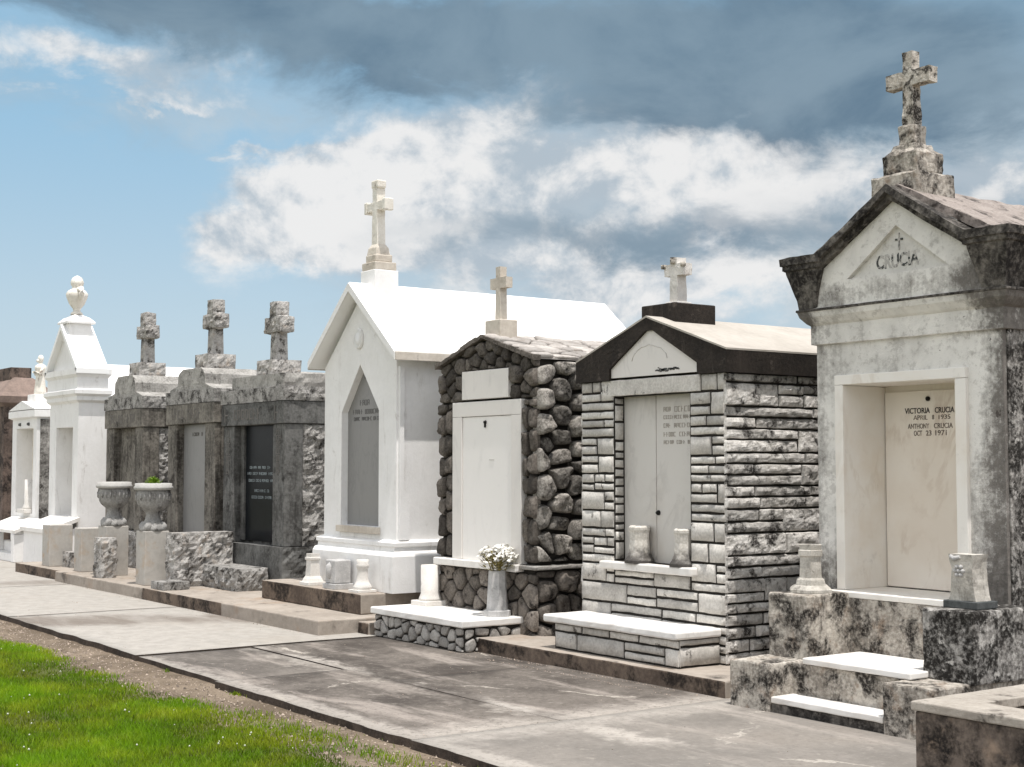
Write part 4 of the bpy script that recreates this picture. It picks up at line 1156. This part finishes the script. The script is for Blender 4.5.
# ------------------------------------------------------------------ 5-7  granite tombs
def granite_tomb(x0, x1, zt, label, mat, door, seed, zf=2.10, crossz=.0, cap='flat'):
    rng = random.Random(seed)
    yf, yb = 7.5, 9.6; xc = (x0+x1)/2; z0 = .14
    T = thing('granite_tomb', (xc, yf, z0), label, 'tomb', 'hewn granite tombs in the middle of the row')
    mt = M[mat]
    pw = .32
    zb = .65
    b = B(); b.box(x0+.10, x1-.10, yf+.14, yb-.05, z0, zf, 0); part('core', b, mt, T)
    # smooth front posts and rock-faced side blocks
    for a, c in ((x0, x0+pw), (x1-pw, x1)):
        b = B(); b.box(a, c, yf, yf+.24, zb+.002, zf, .01); wear(b, .08, .003, 10, seed); po = part('pilaster', b, mt, T)
        if door == 'black':
            b = B(); k = random.Random(seed)
            for z in (1.98, 1.90, 1.82, 1.74, 1.66, 1.58, 1.50): scribble(b, a+.10, c-.10, z, .07, yf-.001, k, stroke=.012)
            part('carved_ornament', b, M['letter_stone'], po)
    for xs, fc in ((x1, 'X'), (x0, 'x')):
        b = B(); hh = (zf-zb)/3
        xa, xb_ = (x1-.16, x1-.02) if fc == 'X' else (x0+.02, x0+.16)
        y = yf+.24
        ws = [.35, .9, .9]
        for w in ws:
            y2 = min(yb, y+w)
            rows = 2 if w > .5 else 1
            for r in range(rows):
                b.rock(xa, xb_, y+.006, y2-.006, zb+(zf-zb)*r/rows+.006, zb+(zf-zb)*(r+1)/rows-.006, .035, .065, fc+'Z' if r else fc, seed=seed+r+int(w*10), sc=11)
            y = y2
        part('side_block', b, M['granite_rock'], T)
    b = B(); b.rock(x0-.04, x1+.04, yf-.04, yb, z0-.01, zb, .045, .04, 'xX' if door == 'black' else 'xXy', seed=seed+3, sc=10); part('base', b, M['granite_rock'] if door != 'black' else mt, T)
    # frieze
    b = B(); b.box(x0-.02, x1+.02, yf-.025, yb+.02, zf+.002, zf+.27, .008); wear(b, .1, .003, 10, seed+1); fz = part('frieze', b, mt, T)
    k = random.Random(seed+5)
    letters(fz, M['letter_stone'], xc-.5, xc+.45, zf+.07, .13, yf-.027, k, stroke=.020)
    if door == 'black':
        for q in (x0+.16, x1-.16): letters(fz, M['letter_stone'], q-.07, q+.08, zf+.05, .17, yf-.027, k, stroke=.018, name='carved_ornament')
    # cornice courses, hewn
    zc = zf+.274
    b = B(); b.rock(x0-.03, x1+.03, yf-.03, yb+.03, zc, zc+.17, .045, .035, 'XxY', seed=seed+6, sc=9)
    part('cornice', b, M['granite_rock'], T)
    if cap == 'flat':
        b = B(); b.rock(x0+.20, x1+.0-.10, yf+.02, yb, zc+.172, zc+.33, .05, .035, 'XxY', seed=seed+7, sc=9)
        ztop = zc+.33
    else:
        b = B(); b.prism([(x0+.06, zc+.172), (x1-.04, zc+.172), (x1-.33, zc+.25), (x1-.34, zc+.38), (xc+.30, zt-.03), (xc-.30, zt-.03), (x0+.34, zc+.40), (x0+.32, zc+.25), (x0+.05, zc+.20)], yf-.0, yb)
        wear(b, .05, .009, 12, seed); ztop = zt-.03
    part('roof', b, [M['granite_cap']], T)
    # cross
    cy = yf+.34
    b = B(); b.rock(xc-.21, xc+.21, cy-.2, cy+.2, ztop-.03, ztop+.20, .035, .035, 'xXyY', seed=seed+9, sc=12); part('cross_base', b, M['granite_light'], T)
    b = B(); zz = ztop+.20
    b.box(xc-.085, xc+.085, cy-.085, cy+.085, zz-.01, zz+.40+crossz, .008, taper=.008)
    b.rock(xc-.215, xc+.215, cy-.095, cy+.095, zz+.402+crossz, zz+.585+crossz, .026, .035, 'xXyYZz', seed=seed+10, sc=14)
    b.rock(xc-.095, xc+.095, cy-.085, cy+.085, zz+.587+crossz, zz+.78+crossz, .026, .028, 'xXyYZ', seed=seed+11, sc=14)
    part('cross', b, M['granite_light'], T)
    # door
    if door == 'black':
        for a, c in ((x0+pw+.002, x0+pw+.10), (x1-pw-.10, x1-pw-.002)):
            b = B(); b.box(a, c, yf+.09, yf+.16, zb+.03, zf-.001, .004); part('door_jamb', b, mt, T)
        b = B(); b.box(x0+pw+.102, x1-pw-.102, yf+.12, yf+.155, zb+.03, zf-.001, 0); d = part('door', b, M['granite_polish'], T, label='polished black granite door')
        k = random.Random(5)
        for z, a, c in ((1.565, .06, .12), (1.49, .0, .04), (1.405, .03, .0), (1.28, .2, .16), (1.20, .12, .1)): letters(d, M['letter_pale'], x0+pw+.16+a, x1-pw-.17-c, z, .034, yf+.119, k, stroke=.007)
    else:
        b = B(); b.box(x0+pw+.002, x1-pw-.002, yf+.10, yf+.15, zb+.03, zf-.001, .004); d = part('door', b, M['grey_marble'] if door == 'grey' else mt, T)
        letters(d, M['letter_stone'], xc-.17, xc+.17, zf-.16, .05, yf+.099, random.Random(seed), stroke=.01)
    return T
granite_tomb(-16.90, -15.16, 2.9, 'dark grey hewn granite tomb with a polished black door', 'granite', 'black', 51, crossz=-.05)
granite_tomb(-18.75, -17.17, 2.93, 'hewn granite tomb with a grey marble door, between the black-doored and the brown-stained granite tombs', 'granite_warm', 'grey', 61, zf=2.16, crossz=-.04, cap='peak')
granite_tomb(-21.20, -19.68, 2.96, 'brown-stained hewn granite tomb behind the left urn, standing beside the tall white tomb', 'granite_warm', 'plain', 71, zf=2.16, crossz=-.03, cap='peak')

# ------------------------------------------------------------------ 8  tall white tomb with urn finial
def white_tomb():
    x0, x1, yf, yb = -23.62, -22.20, 7.4, 12.2; xc = -22.92; z0 = .05
    T = thing('gabled_white_tomb', (xc, yf, 0), 'tall narrow white tomb with a steep gable topped by an urn', 'tomb')
    b = B(); b.prism([(x0, z0), (x1, z0), (x1, 2.62), (x0, 2.62)], yf, yf+.45, holes=[[(-23.28, .80), (-22.46, .80), (-22.46, 2.22), (-23.28, 2.22)]], hole_d=.30); part('wall', b, M['white'], T)
    b = B(); b.box(-23.3, -22.44, yf+.28, yf+.305, .78, 2.24, 0); d = part('tablet', b, M['pale_marble'], T)
    k = random.Random(9)
    for z in (2.02, 1.92, 1.84, 1.70, 1.62, 1.50, 1.36): letters(d, M['letter_faint'], -22.86, -22.56, z, .045, yf+.279, k, stroke=.012)
    b = B(); b.sweep(x0, x1, yf, yf+.42, [(.0, 2.60), (.05, 2.64), (.05, 2.70), (.09, 2.74), (.09, 2.80), (.04, 2.82), (.04, 3.0), (.08, 3.05), (.08, 3.14)]); part('cornice', b, M['white'], T)
    b = B(); b.prism([(x0-.06, 3.12), (x1+.06, 3.12), (xc, 3.82)], yf+.02, yf+.40); part('gable', b, M['white'], T)
    b = B()
    for sg in (-1, 1):
        e = x0-.08 if sg < 0 else x1+.10
        b.prism([(e, 3.06), (xc, 3.80), (xc, 3.89), (e, 3.14)], yf-.08, yf+.44)
    part('roof', b, M['white_roof'], T)
    b = B(); b.box(xc-.20, xc+.20, yf+.0, yf+.36, 3.62, 3.90, .006); b.sweep(xc-.20, xc+.20, yf+.0, yf+.36, [(.05, 3.901), (.05, 3.93), (-.02, 4.0), (-.13, 4.06)]); part('urn_pedestal', b, M['white'], T)
    b = B(); c = (xc, yf+.18, 4.06)
    b.lathe(c, [(.10, 0), (.09, .03), (.055, .06), (.065, .10), (.12, .17), (.165, .28), (.175, .34), (.14, .39), (.09, .42), (.075, .45), (.10, .49), (.105, .53), (.08, .60), (.035, .63), (.012, .64)], 20)
    for sg in (-1, 1):      # drapery handles
        b.tube([(c[0]+sg*.10, c[1], 4.46), (c[0]+sg*.19, c[1], 4.47), (c[0]+sg*.23, c[1], 4.40), (c[0]+sg*.20, c[1], 4.28)], [.05, .05, .045, .03], 8)
    part('finial_urn', b, M['cream_cross'], T)
    # long lower vault behind
    b = B(); b.prism([(x0+.1, z0), (x1-.02, z0), (x1-.02, 2.62), (xc, 3.20), (x0+.1, 2.62)], yf+.45, yb); part('vault', b, M['white'], T)
    b = B()
    for sg in (-1, 1):
        e = x0 if sg < 0 else x1+.08
        b.prism([(e, 2.60), (xc, 3.19), (xc, 3.27), (e, 2.68)], yf+.445, yb+.1)
    part('vault_roof', b, M['white_roof'], T)
    # front base with sloping marble
    b = B(); b.box(-23.45, -22.15, 6.95, 7.39, 0, .62, .01); part('base', b, M['white'], T)
    b = B()
    v = [b.v(p) for p in ((-23.5, 6.90, .56), (-22.1, 6.90, .56), (-22.1, 7.42, .74), (-23.5, 7.42, .74), (-23.5, 6.90, .62), (-22.1, 6.90, .62), (-22.1, 7.42, .80), (-23.5, 7.42, .80))]
    for q in ((3,2,1,0), (4,5,6,7), (0,1,5,4), (1,2,6,5), (2,3,7,6), (3,0,4,7)): b.face([v[i] for i in q])
    part('sloping_slab', b, M['white_slab'], T)
white_tomb()

# ------------------------------------------------------------------ 9  small tomb with statue ; 10 brown tomb
def statue_tomb():
    x0, x1, yf, yb = -26.07, -24.66, 7.5, 10.5; xc = -25.36
    T = thing('statue_tomb', (xc, yf, 0), 'small sooty white tomb carrying a robed statue, second from the left end', 'tomb')
    b = B(); b.prism([(x0, 0), (x1, 0), (x1, 2.42), (x0, 2.42)], yf, yf+.35, holes=[[(-25.82, .78), (-24.84, .78), (-24.84, 2.26), (-25.82, 2.26)]], hole_d=.30); part('facade', b, M['white'], T)
    b = B(); b.box(x0+.01, x1-.004, yf+.352, yb, 0, 2.42, 0); part('side_wall', b, M['soot'], T)
    b = B(); b.box(x1+.002, x1+.016, yf+.06, yf+.35, .3, 2.41, 0); part('corner_strip', b, M['soot'], T)
    b = B(); b.box(-25.84, -24.82, yf+.28, yf+.305, .76, 2.28, 0); part('tablet', b, M['cream_frame'], T)
    b = B(); b.sweep(x0, x1, yf, yb, [(.0, 2.42), (.06, 2.45), (.06, 2.56), (.02, 2.58)]); b.prism([(x0-.06, 2.582), (x1+.06, 2.582), (xc, 2.74)], yf-.06, yf+.5)
    part('cornice', b, M['white'], T)
    for q in (-25.6, -25.1):
        b = B(); b.lathe((q, yf-.005, 2.33), [(.0, -.03), (.035, -.02), (.035, .02), (.0, .03)], 10); part('boss', b, M['letter_grey'], T)
    b = B(); b.prism([(x0-.05, 2.585), (x1+.05, 2.585), (xc, 2.80)], yf+.502, yb+.05); part('roof', b, M['roof_cement'], T)
    b = B(); cy = yf+.26; b.box(xc-.2, xc+.2, cy-.16, cy+.16, 2.62, 2.86, .008); part('statue_base', b, M['white'], T)
    # robed standing figure, hands joined
    b = B(); c = (xc, cy, 2.86)
    b.lathe(c, [(.135, 0), (.13, .06), (.11, .20), (.10, .32), (.105, .40), (.125, .46), (.115, .51), (.06, .545), (.036, .555), (.042, .575), (.058, .61), (.062, .645), (.05, .685), (.02, .705)], 20, sy=.8, flute=.08, nf=9, fr=(0, 4))
    for sg in (-1, 1):
        b.tube([(c[0]+sg*.105, cy, c[2]+.48), (c[0]+sg*.13, cy-.04, c[2]+.36), (c[0]+sg*.02, cy-.12, c[2]+.40)], [.035, .038, .022], 8)
    b.lathe((c[0], cy-.045, c[2]+.60), [(.0, -.035), (.028, -.02), (.033, .0), (.026, .025), (.0, .036)], 12)
    part('statue', b, M['cream_cross'], T, label='robed stone figure with joined hands')
    # white forecourt: low walls and sloping slabs
    b = B(); b.box(-25.75, -24.15, 7.25, 7.49, 0, .30, .008); b.box(-25.75, -25.60, 7.0, 7.249, 0, .46, .008); b.box(-24.3, -24.15, 7.0, 7.249, 0, .46, .008); b.box(-25.599, -24.301, 7.03, 7.249, 0, .13, .006); part('forecourt', b, M['white'], T)
    b = B()
    v = [b.v(p) for p in ((-25.9, 7.0, .48), (-24.1, 7.0, .48), (-24.1, 7.48, .66), (-25.9, 7.48, .66), (-25.9, 7.0, .53), (-24.1, 7.0, .53), (-24.1, 7.48, .71), (-25.9, 7.48, .71))]
    for q in ((3,2,1,0), (4,5,6,7), (0,1,5,4), (1,2,6,5), (2,3,7,6), (3,0,4,7)): b.face([v[i] for i in q])
    part('sloping_slab', b, M['white_slab'], T)
statue_tomb()
def brown_tomb():
    x0, x1, yf, yb = -29.4, -27.5, 7.75, 8.6; xc = -28.45
    T = thing('brown_tomb', (xc, yf, 0), 'dark brown streaked tomb at the far left end of the row', 'tomb')
    b = B(); b.prism([(x0, 0), (x1, 0), (x1, 2.75), (x0, 2.75)], yf, yb, holes=[[(-28.9, .7), (-28.0, .7), (-28.0, 2.2), (-28.9, 2.2)]], hole_d=.2); part('wall', b, M['brown'], T)
    b = B(); b.box(-28.95, -27.95, yf+.18, yf+.21, .68, 2.22, 0); part('tablet', b, M['pale_marble'], T)
    b = B(); b.sweep(x0, x1, yf, yb, [(.0, 2.73), (.12, 2.80), (.14, 2.92), (.05, 3.0), (-.05, 3.12), (-.25, 3.30)]); wear(b, .12, .012, 7, 81); part('roof', b, M['pink_roof'], T)
    b = B(); b.box(xc-.3, xc+.6, yf+.2, yf+.6, 3.15, 3.5, .01); part('roof_block', b, M['brown'], T)
brown_tomb()

# ------------------------------------------------------------------ vases, urns, blocks
def vase(name, label, x, y, z, s, mat, shape, group=None):
    b = B()
    if shape == 'square':           # flared square vase with collar and plinth
        q = math.sqrt(2)*s
        b.box(x-.105*s, x+.105*s, y-.105*s, y+.105*s, z, z+.035*s, .004)
        b.lathe((x, y, z+.036*s), [(.085*q, 0), (.075*q, .03*s), (.058*q, .06*s), (.05*q, .22*s), (.062*q, .235*s), (.062*q, .255*s), (.05*q, .26*s), (.052*q, .295*s), (.045*q, .296*s), (.04*q, .24*s)], 4, R(45), smooth=False)
    elif shape == 'round':
        b.box(x-.11*s, x+.11*s, y-.11*s, y+.11*s, z, z+.03*s, .004)
        b.lathe((x, y, z+.031*s), [(.10*s, 0), (.10*s, .03*s), (.08*s, .06*s), (.062*s, .10*s), (.055*s, .20*s), (.06*s, .22*s), (.068*s, .235*s), (.068*s, .26*s), (.06*s, .275*s), (.065*s, .31*s), (.05*s, .311*s), (.045*s, .25*s)], 20)
    elif shape == 'octagon':        # tapering fluted pot
        b.lathe((x, y, z), [(.125*s, 0), (.125*s, .05*s), (.098*s, .055*s), (.096*s, .075*s), (.078*s, .40*s), (.062*s, .401*s), (.06*s, .34*s)], 8, R(22.5), smooth=False)
    elif shape == 'block':          # squat hollow block
        b.box(x-.12*s, x+.12*s, y-.10*s, y+.10*s, z, z+.05*s, .005)
        b.box(x-.095*s, x+.095*s, y-.085*s, y+.085*s, z+.052*s, z+.27*s, .012)
        b.lathe((x-.01*s, y-.086*s, z+.17*s), [(.0, -.08*s), (.03*s, -.06*s), (.034*s, .05*s), (.0, .08*s)], 12)
    elif shape == 'bell':           # waisted vase spreading to a dark foot
        b.lathe((x, y, z), [(.14*s, 0), (.14*s, .025*s), (.12*s, .05*s), (.10*s, .10*s), (.088*s, .20*s), (.092*s, .27*s), (.10*s, .29*s), (.10*s, .31*s), (.085*s, .325*s), (.07*s, .32*s), (.065*s, .25*s)], 8, R(22.5), smooth=False)
    elif shape == 'cylinder':
        b.box(x-.12*s, x+.12*s, y-.12*s, y+.12*s, z, z+.04*s, .005)
        b.lathe((x, y, z+.041*s), [(.10*s, 0), (.095*s, .02*s), (.08*s, .06*s), (.08*s, .30*s), (.07*s, .301*s), (.065*s, .2*s)], 24)
    elif shape == 'carved':         # hexagonal, mouldings round top and foot
        b.lathe((x, y, z), [(.16*s, 0), (.16*s, .02*s), (.13*s, .045*s), (.115*s, .05*s), (.105*s, .085*s), (.085*s, .10*s), (.078*s, .24*s), (.092*s, .25*s), (.092*s, .285*s), (.082*s, .29*s), (.088*s, .325*s), (.07*s, .326*s), (.06*s, .25*s)], 6, R(15), smooth=False)
    return solo(name, b, mat, (x, y, z), label, 'vase', group)
g = 'memorial vases along the row'
vase('memorial_vase', 'white square flared vase on the concrete platform, nearest the black-doored granite tomb', -13.62, 7.08, .34, 1., M['vase_white'], 'square', g)
vase('memorial_vase', 'squat grey marble block vase between two white vases on the chapel platform', -13.06, 7.08, .34, 1.1, M['vase_grey'], 'block', g)
vase('memorial_vase', 'white round-collared vase on the chapel platform, beside the rubble step', -12.55, 7.08, .34, .95, M['vase_white'], 'round', g)
vase('memorial_vase', 'cream-white cylindrical vase at the left of the rubble tomb step', -11.66, 7.32, .27, 1.12, M['vase_white'], 'cylinder', g)
vase('flower_pot', 'grey-white eight-sided pot holding a bouquet on the rubble tomb step', -10.46, 7.27, .27, 1.0, M['vase_grey'], 'octagon', g)
vase('memorial_vase', 'soot-stained waisted vase standing left in the ledgestone niche', -8.80, 7.515, .822, .92, M['vase_sooty'], 'bell', g)
vase('memorial_vase', 'slim soot-footed vase half hidden at the right of the ledgestone niche', -8.28, 7.53, .822, .9, M['vase_sooty'], 'bell', g)
vase('memorial_vase', 'pale carved vase with stepped foot on the left pedestal of the mouldy stucco tomb', -6.82, 7.36, .738, 1.0, M['vase_dirty'], 'carved', g)
def carved_vase():
    x, y, z = -5.50, 7.33, .738
    T = thing('memorial_vase', (x, y, z), 'broken grey vase with a carved rosette on the right pedestal of the mouldy stucco tomb', 'vase', g)
    b = B(); b.box(x-.125, x+.125, y-.095, y+.105, z, z+.045, .005); part('base', b, M['slate'], T)
    b = B(); b.prism([(x-.10, z+.046), (x+.10, z+.046), (x+.085, z+.11), (x+.072, z+.24), (x+.085, z+.325), (x-.095, z+.325), (x-.078, z+.24), (x-.085, z+.11)], y-.07, y+.07)
    wear(b, .03, .008, 16, 91); bd = part('body', b, M['vase_dirty'], T)
    b = B()
    for i in range(7):
        a = i*2*math.pi/6; r = .028 if i < 6 else 0
        b.lathe((x-.02+r*math.cos(a), y-.073, z+.225+r*math.sin(a)), [(.0, -.014), (.014, -.006), (.014, .006), (.0, .014)], 8)
    b.tube([(x-.08, y-.072, z+.312), (x-.05, y-.08, z+.298), (x-.01, y-.075, z+.310)], [.012, .016, .01], 8)
    part('rosette', b, M['vase_grey'], bd)
carved_vase()
def bouquet():
    x, y, z = -10.46, 7.27, .27+.40; rng = random.Random(33)
    T = thing('bouquet', (x, y, z), 'bunch of white flowers with olive leaves standing in the eight-sided pot', 'flowers')
    b = B(); pts = []
    for i in range(70):
        a = rng.uniform(0, 6.283); r = .205*math.sqrt(rng.random()); h = .225-.13*(r/.205)**2+rng.uniform(-.03, .03)
        p = Vector((x+r*math.cos(a), y+r*math.sin(a)*.8, z+h)); pts.append(p)
        for k in range(7):
            d = Vector((rng.gauss(0, 1), rng.gauss(0, 1), abs(rng.gauss(0, 1))+.2)).normalized()
            u = d.orthogonal().normalized()*.018; w = d.cross(u).normalized()*.014; q = p+d*.018
            b.face([b.v(q-u), b.v(q+w), b.v(q+u+d*.012), b.v(q-w)])
    part('blossoms', b, M['brush_white'], T, recalc=False)
    b = B()
    for p in pts[:22]:
        b.tube([(x+(p.x-x)*.2, y+(p.y-y)*.2, z-.08), (x+(p.x-x)*.6, y+(p.y-y)*.6, z+.08), tuple(p)], .003, 4)
    for i in range(260):
        a = rng.uniform(0, 6.283); r = .15*math.sqrt(rng.random()); h = rng.uniform(.0, .15)
        p = Vector((x+r*math.cos(a), y+r*math.sin(a), z+h)); d = Vector((math.cos(a), math.sin(a), rng.uniform(-.3, .9))).normalized()
        u = d.cross(Z_).normalized()*.013
        b.face([b.v(p), b.v(p+d*.02+u), b.v(p+d*.05), b.v(p+d*.02-u)])
    part('leaves', b, M['brush_leaf'], T, recalc=False)
bouquet()

def urn_pillar(x, y, label, rz=0):
    b = B(); b.box(x-.155, x+.155, y-.155, y+.155, .14, .80, .008); wear(b, .08, .003, 9, int(-x*10))
    return solo('stone_pillar', b, M['pillar'], (x, y, .14), label, 'pillar', 'square pillars carrying the urns')
urn_pillar(-17.0, 6.62, 'smooth rust-stained square granite pillar under the urn with the green plant')
urn_pillar(-18.72, 6.74, 'square granite pillar under the empty urn, behind a rough block')
def urn(x, y, label):
    z = .80
    T = thing('garden_urn', (x, y, z), label, 'urn', 'cast stone urns on pillars')
    b = B(); b.lathe((x, y, z), [(.165, 0), (.165, .03), (.15, .07), (.10, .13), (.085, .19), (.095, .23), (.13, .26), (.165, .29), (.19, .33), (.205, .40), (.21, .47), (.205, .50)], 32, flute=.0)
    part('bowl', b, M['urn'], T)
    for i in range(4):
        b = B(); a = R(45+90*i)
        b.lathe((x+.13*math.cos(a), y+.13*math.sin(a), z+.05), [(.0, -.05), (.05, -.04), (.052, .02), (.02, .06), (.0, .065)], 10)
        part('foot_leaf', b, M['urn'], T)
    b = B()
    for i in range(22):
        a = 2*math.pi*i/22
        b.lathe((x+.205*math.cos(a), y+.205*math.sin(a), z+.42), [(.0, -.05), (.014, -.035), (.016, .03), (.0, .05)], 6)
    part('frieze', b, M['urn'], T)
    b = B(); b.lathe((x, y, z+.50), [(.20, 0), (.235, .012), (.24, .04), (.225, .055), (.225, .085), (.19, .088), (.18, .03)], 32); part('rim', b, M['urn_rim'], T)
urn(-17.0, 6.62, 'grey carved stone urn with a green sprout in it, on the rust-stained pillar')
urn(-18.72, 6.74, 'grey carved stone urn without a plant, nearer the white tomb')
def sprout():
    x, y, z = -17.0, 6.62, 1.40; rng = random.Random(2); b = B()
    for i in range(170):
        a = rng.uniform(0, 6.283); r = rng.uniform(0, .085); h = rng.uniform(0, .10)*(1-r/.12)
        p = Vector((x+r*math.cos(a), y+r*math.sin(a), z-.04+h)); d = Vector((math.cos(a), math.sin(a), rng.uniform(.2, 1.4))).normalized(); u = d.cross(Z_).normalized()*.012
        b.face([b.v(p), b.v(p+d*.025+u), b.v(p+d*.055), b.v(p+d*.025-u)])
    o = part('potted_plant', b, M['green_leaf'], loc=(x, y, z), recalc=False); o['label'] = 'small bright green sprout growing in the right-hand stone urn'; o['category'] = 'plant'
sprout()
def rough_block(name, label, x0, x1, y0, y1, z0, z1, mat='granite_light', amp=.04, faces='xXyYz', seed=1, cat='stone block'):
    b = B(); b.rock(x0, x1, y0, y1, z0, z1, .032, amp, faces, seed=seed, sc=12)
    return solo(name, b, M[mat], ((x0+x1)/2, (y0+y1)/2, z0), label, cat, 'hewn granite blocks on the kerb')
rough_block('granite_block', 'upright rough granite block leaning in front of the left urn pillar', -18.55, -18.27, 6.42, 6.62, .14, .66, seed=2, amp=.05)
rough_block('granite_block', 'long low rough granite step before the black-doored granite tomb', -16.45, -15.42, 7.03, 7.42, .14, .40, seed=3, amp=.05, cat='stone step', mat='granite_rock')
rough_block('granite_block', 'high rough granite side wall with a bright flat top, right of the rust-stained pillar', -16.66, -16.40, 6.66, 7.42, .14, .79, seed=4, amp=.05, cat='stone wall')
rough_block('granite_block', 'small flat granite cap lying on the kerb beside the rough side wall', -16.42, -16.02, 6.38, 6.70, .14, .235, seed=5, amp=.02, mat='granite_rock')
rough_block('granite_block', 'low rough granite block lying between the two short square pillars', -20.75, -20.35, 6.72, 7.1, .14, .36, seed=6, amp=.03)
rough_block('granite_block', 'rough granite block on the kerb between the two urn pillars', -17.95, -17.45, 6.95, 7.3, .14, .45, seed=7, amp=.05)
rough_block('granite_block', 'pale-topped granite curb stone running back beside the brown-stained granite tomb', -18.3, -18.0, 6.9, 7.45, .14, .70, seed=8, amp=.03)
for x, y, s, zt, lb in ((-21.0, 6.72, .17, .74, 'short square granite pillar at the left end of the kerb'), (-19.65, 6.72, .15, .74, 'short square granite pillar standing just left of the left urn pillar')):
    b = B(); b.box(x-s, x+s, y-s, y+s, .14, zt, .008); wear(b, .08, .003, 9, int(-x*7)); solo('stone_pillar', b, M['pillar'], (x, y, .14), lb, 'pillar', 'short square pillars on the kerb')
# vase in the statue tomb's niche
vase('memorial_vase', 'cream vase in the niche of the small statue tomb', -25.15, 7.60, .785, 1.7, M['vase_white'], 'cylinder', g)

# ------------------------------------------------------------------ coping grave (bottom right)
def coping():
    T = thing('coping_grave', (-4.0, 5.9, 0), 'low mould-stained concrete coping with a pale top, in the bottom right corner', 'grave')
    x0, x1, y0, y1, w = -4.87, -2.5, 6.02, 7.2, .24
    # rotated slightly so the long side runs with the walk
    b = B()
    b.box(x0, x1, y0, y0+w, -.03, .335, .01); b.box(x0, x1, y1-w, y1, -.03, .335, .01)
    b.box(x0+.001, x0+w, y0+w, y1-w, -.03, .334, 0); b.box(x1-w, x1-.001, y0+w, y1-w, -.03, .334, 0)
    wear(b, .05, .006, 9, 95); part('wall', b, M['coping_side'], T)
    b = B()
    b.box(x0-.015, x1+.015, y0-.015, y0+w+.01, .337, .385, .008); b.box(x0-.015, x1+.015, y1-w-.01, y1+.015, .337, .385, .008)
    b.box(x0-.014, x0+w+.01, y0+w+.012, y1-w-.012, .337, .3845, .004); b.box(x1-w-.01, x1+.014, y0+w+.012, y1-w-.012, .337, .3845, .004)
    wear(b, .06, .004, 10, 96); part('coping_stone', b, M['coping_top'], T)
    b = B(); b.box(x0+w, x1-w, y0+w, y1-w, -.03, .28, 0); part('fill', b, M['concrete'], T)
M['coping_side'] = stone('coping_render', (.21,.17,.14), (.09,.072,.06), (.014,.012,.011), .70, 4.2, streak=.4, bump=.7, warm=(.36,.27,.20), edge=.2)
M['coping_top'] = stone('coping_top_cement', (.40,.365,.32), (.29,.26,.225), (.06,.05,.042), .34, 3.5, bump=.6, speck=.25, fine=.5)
coping()
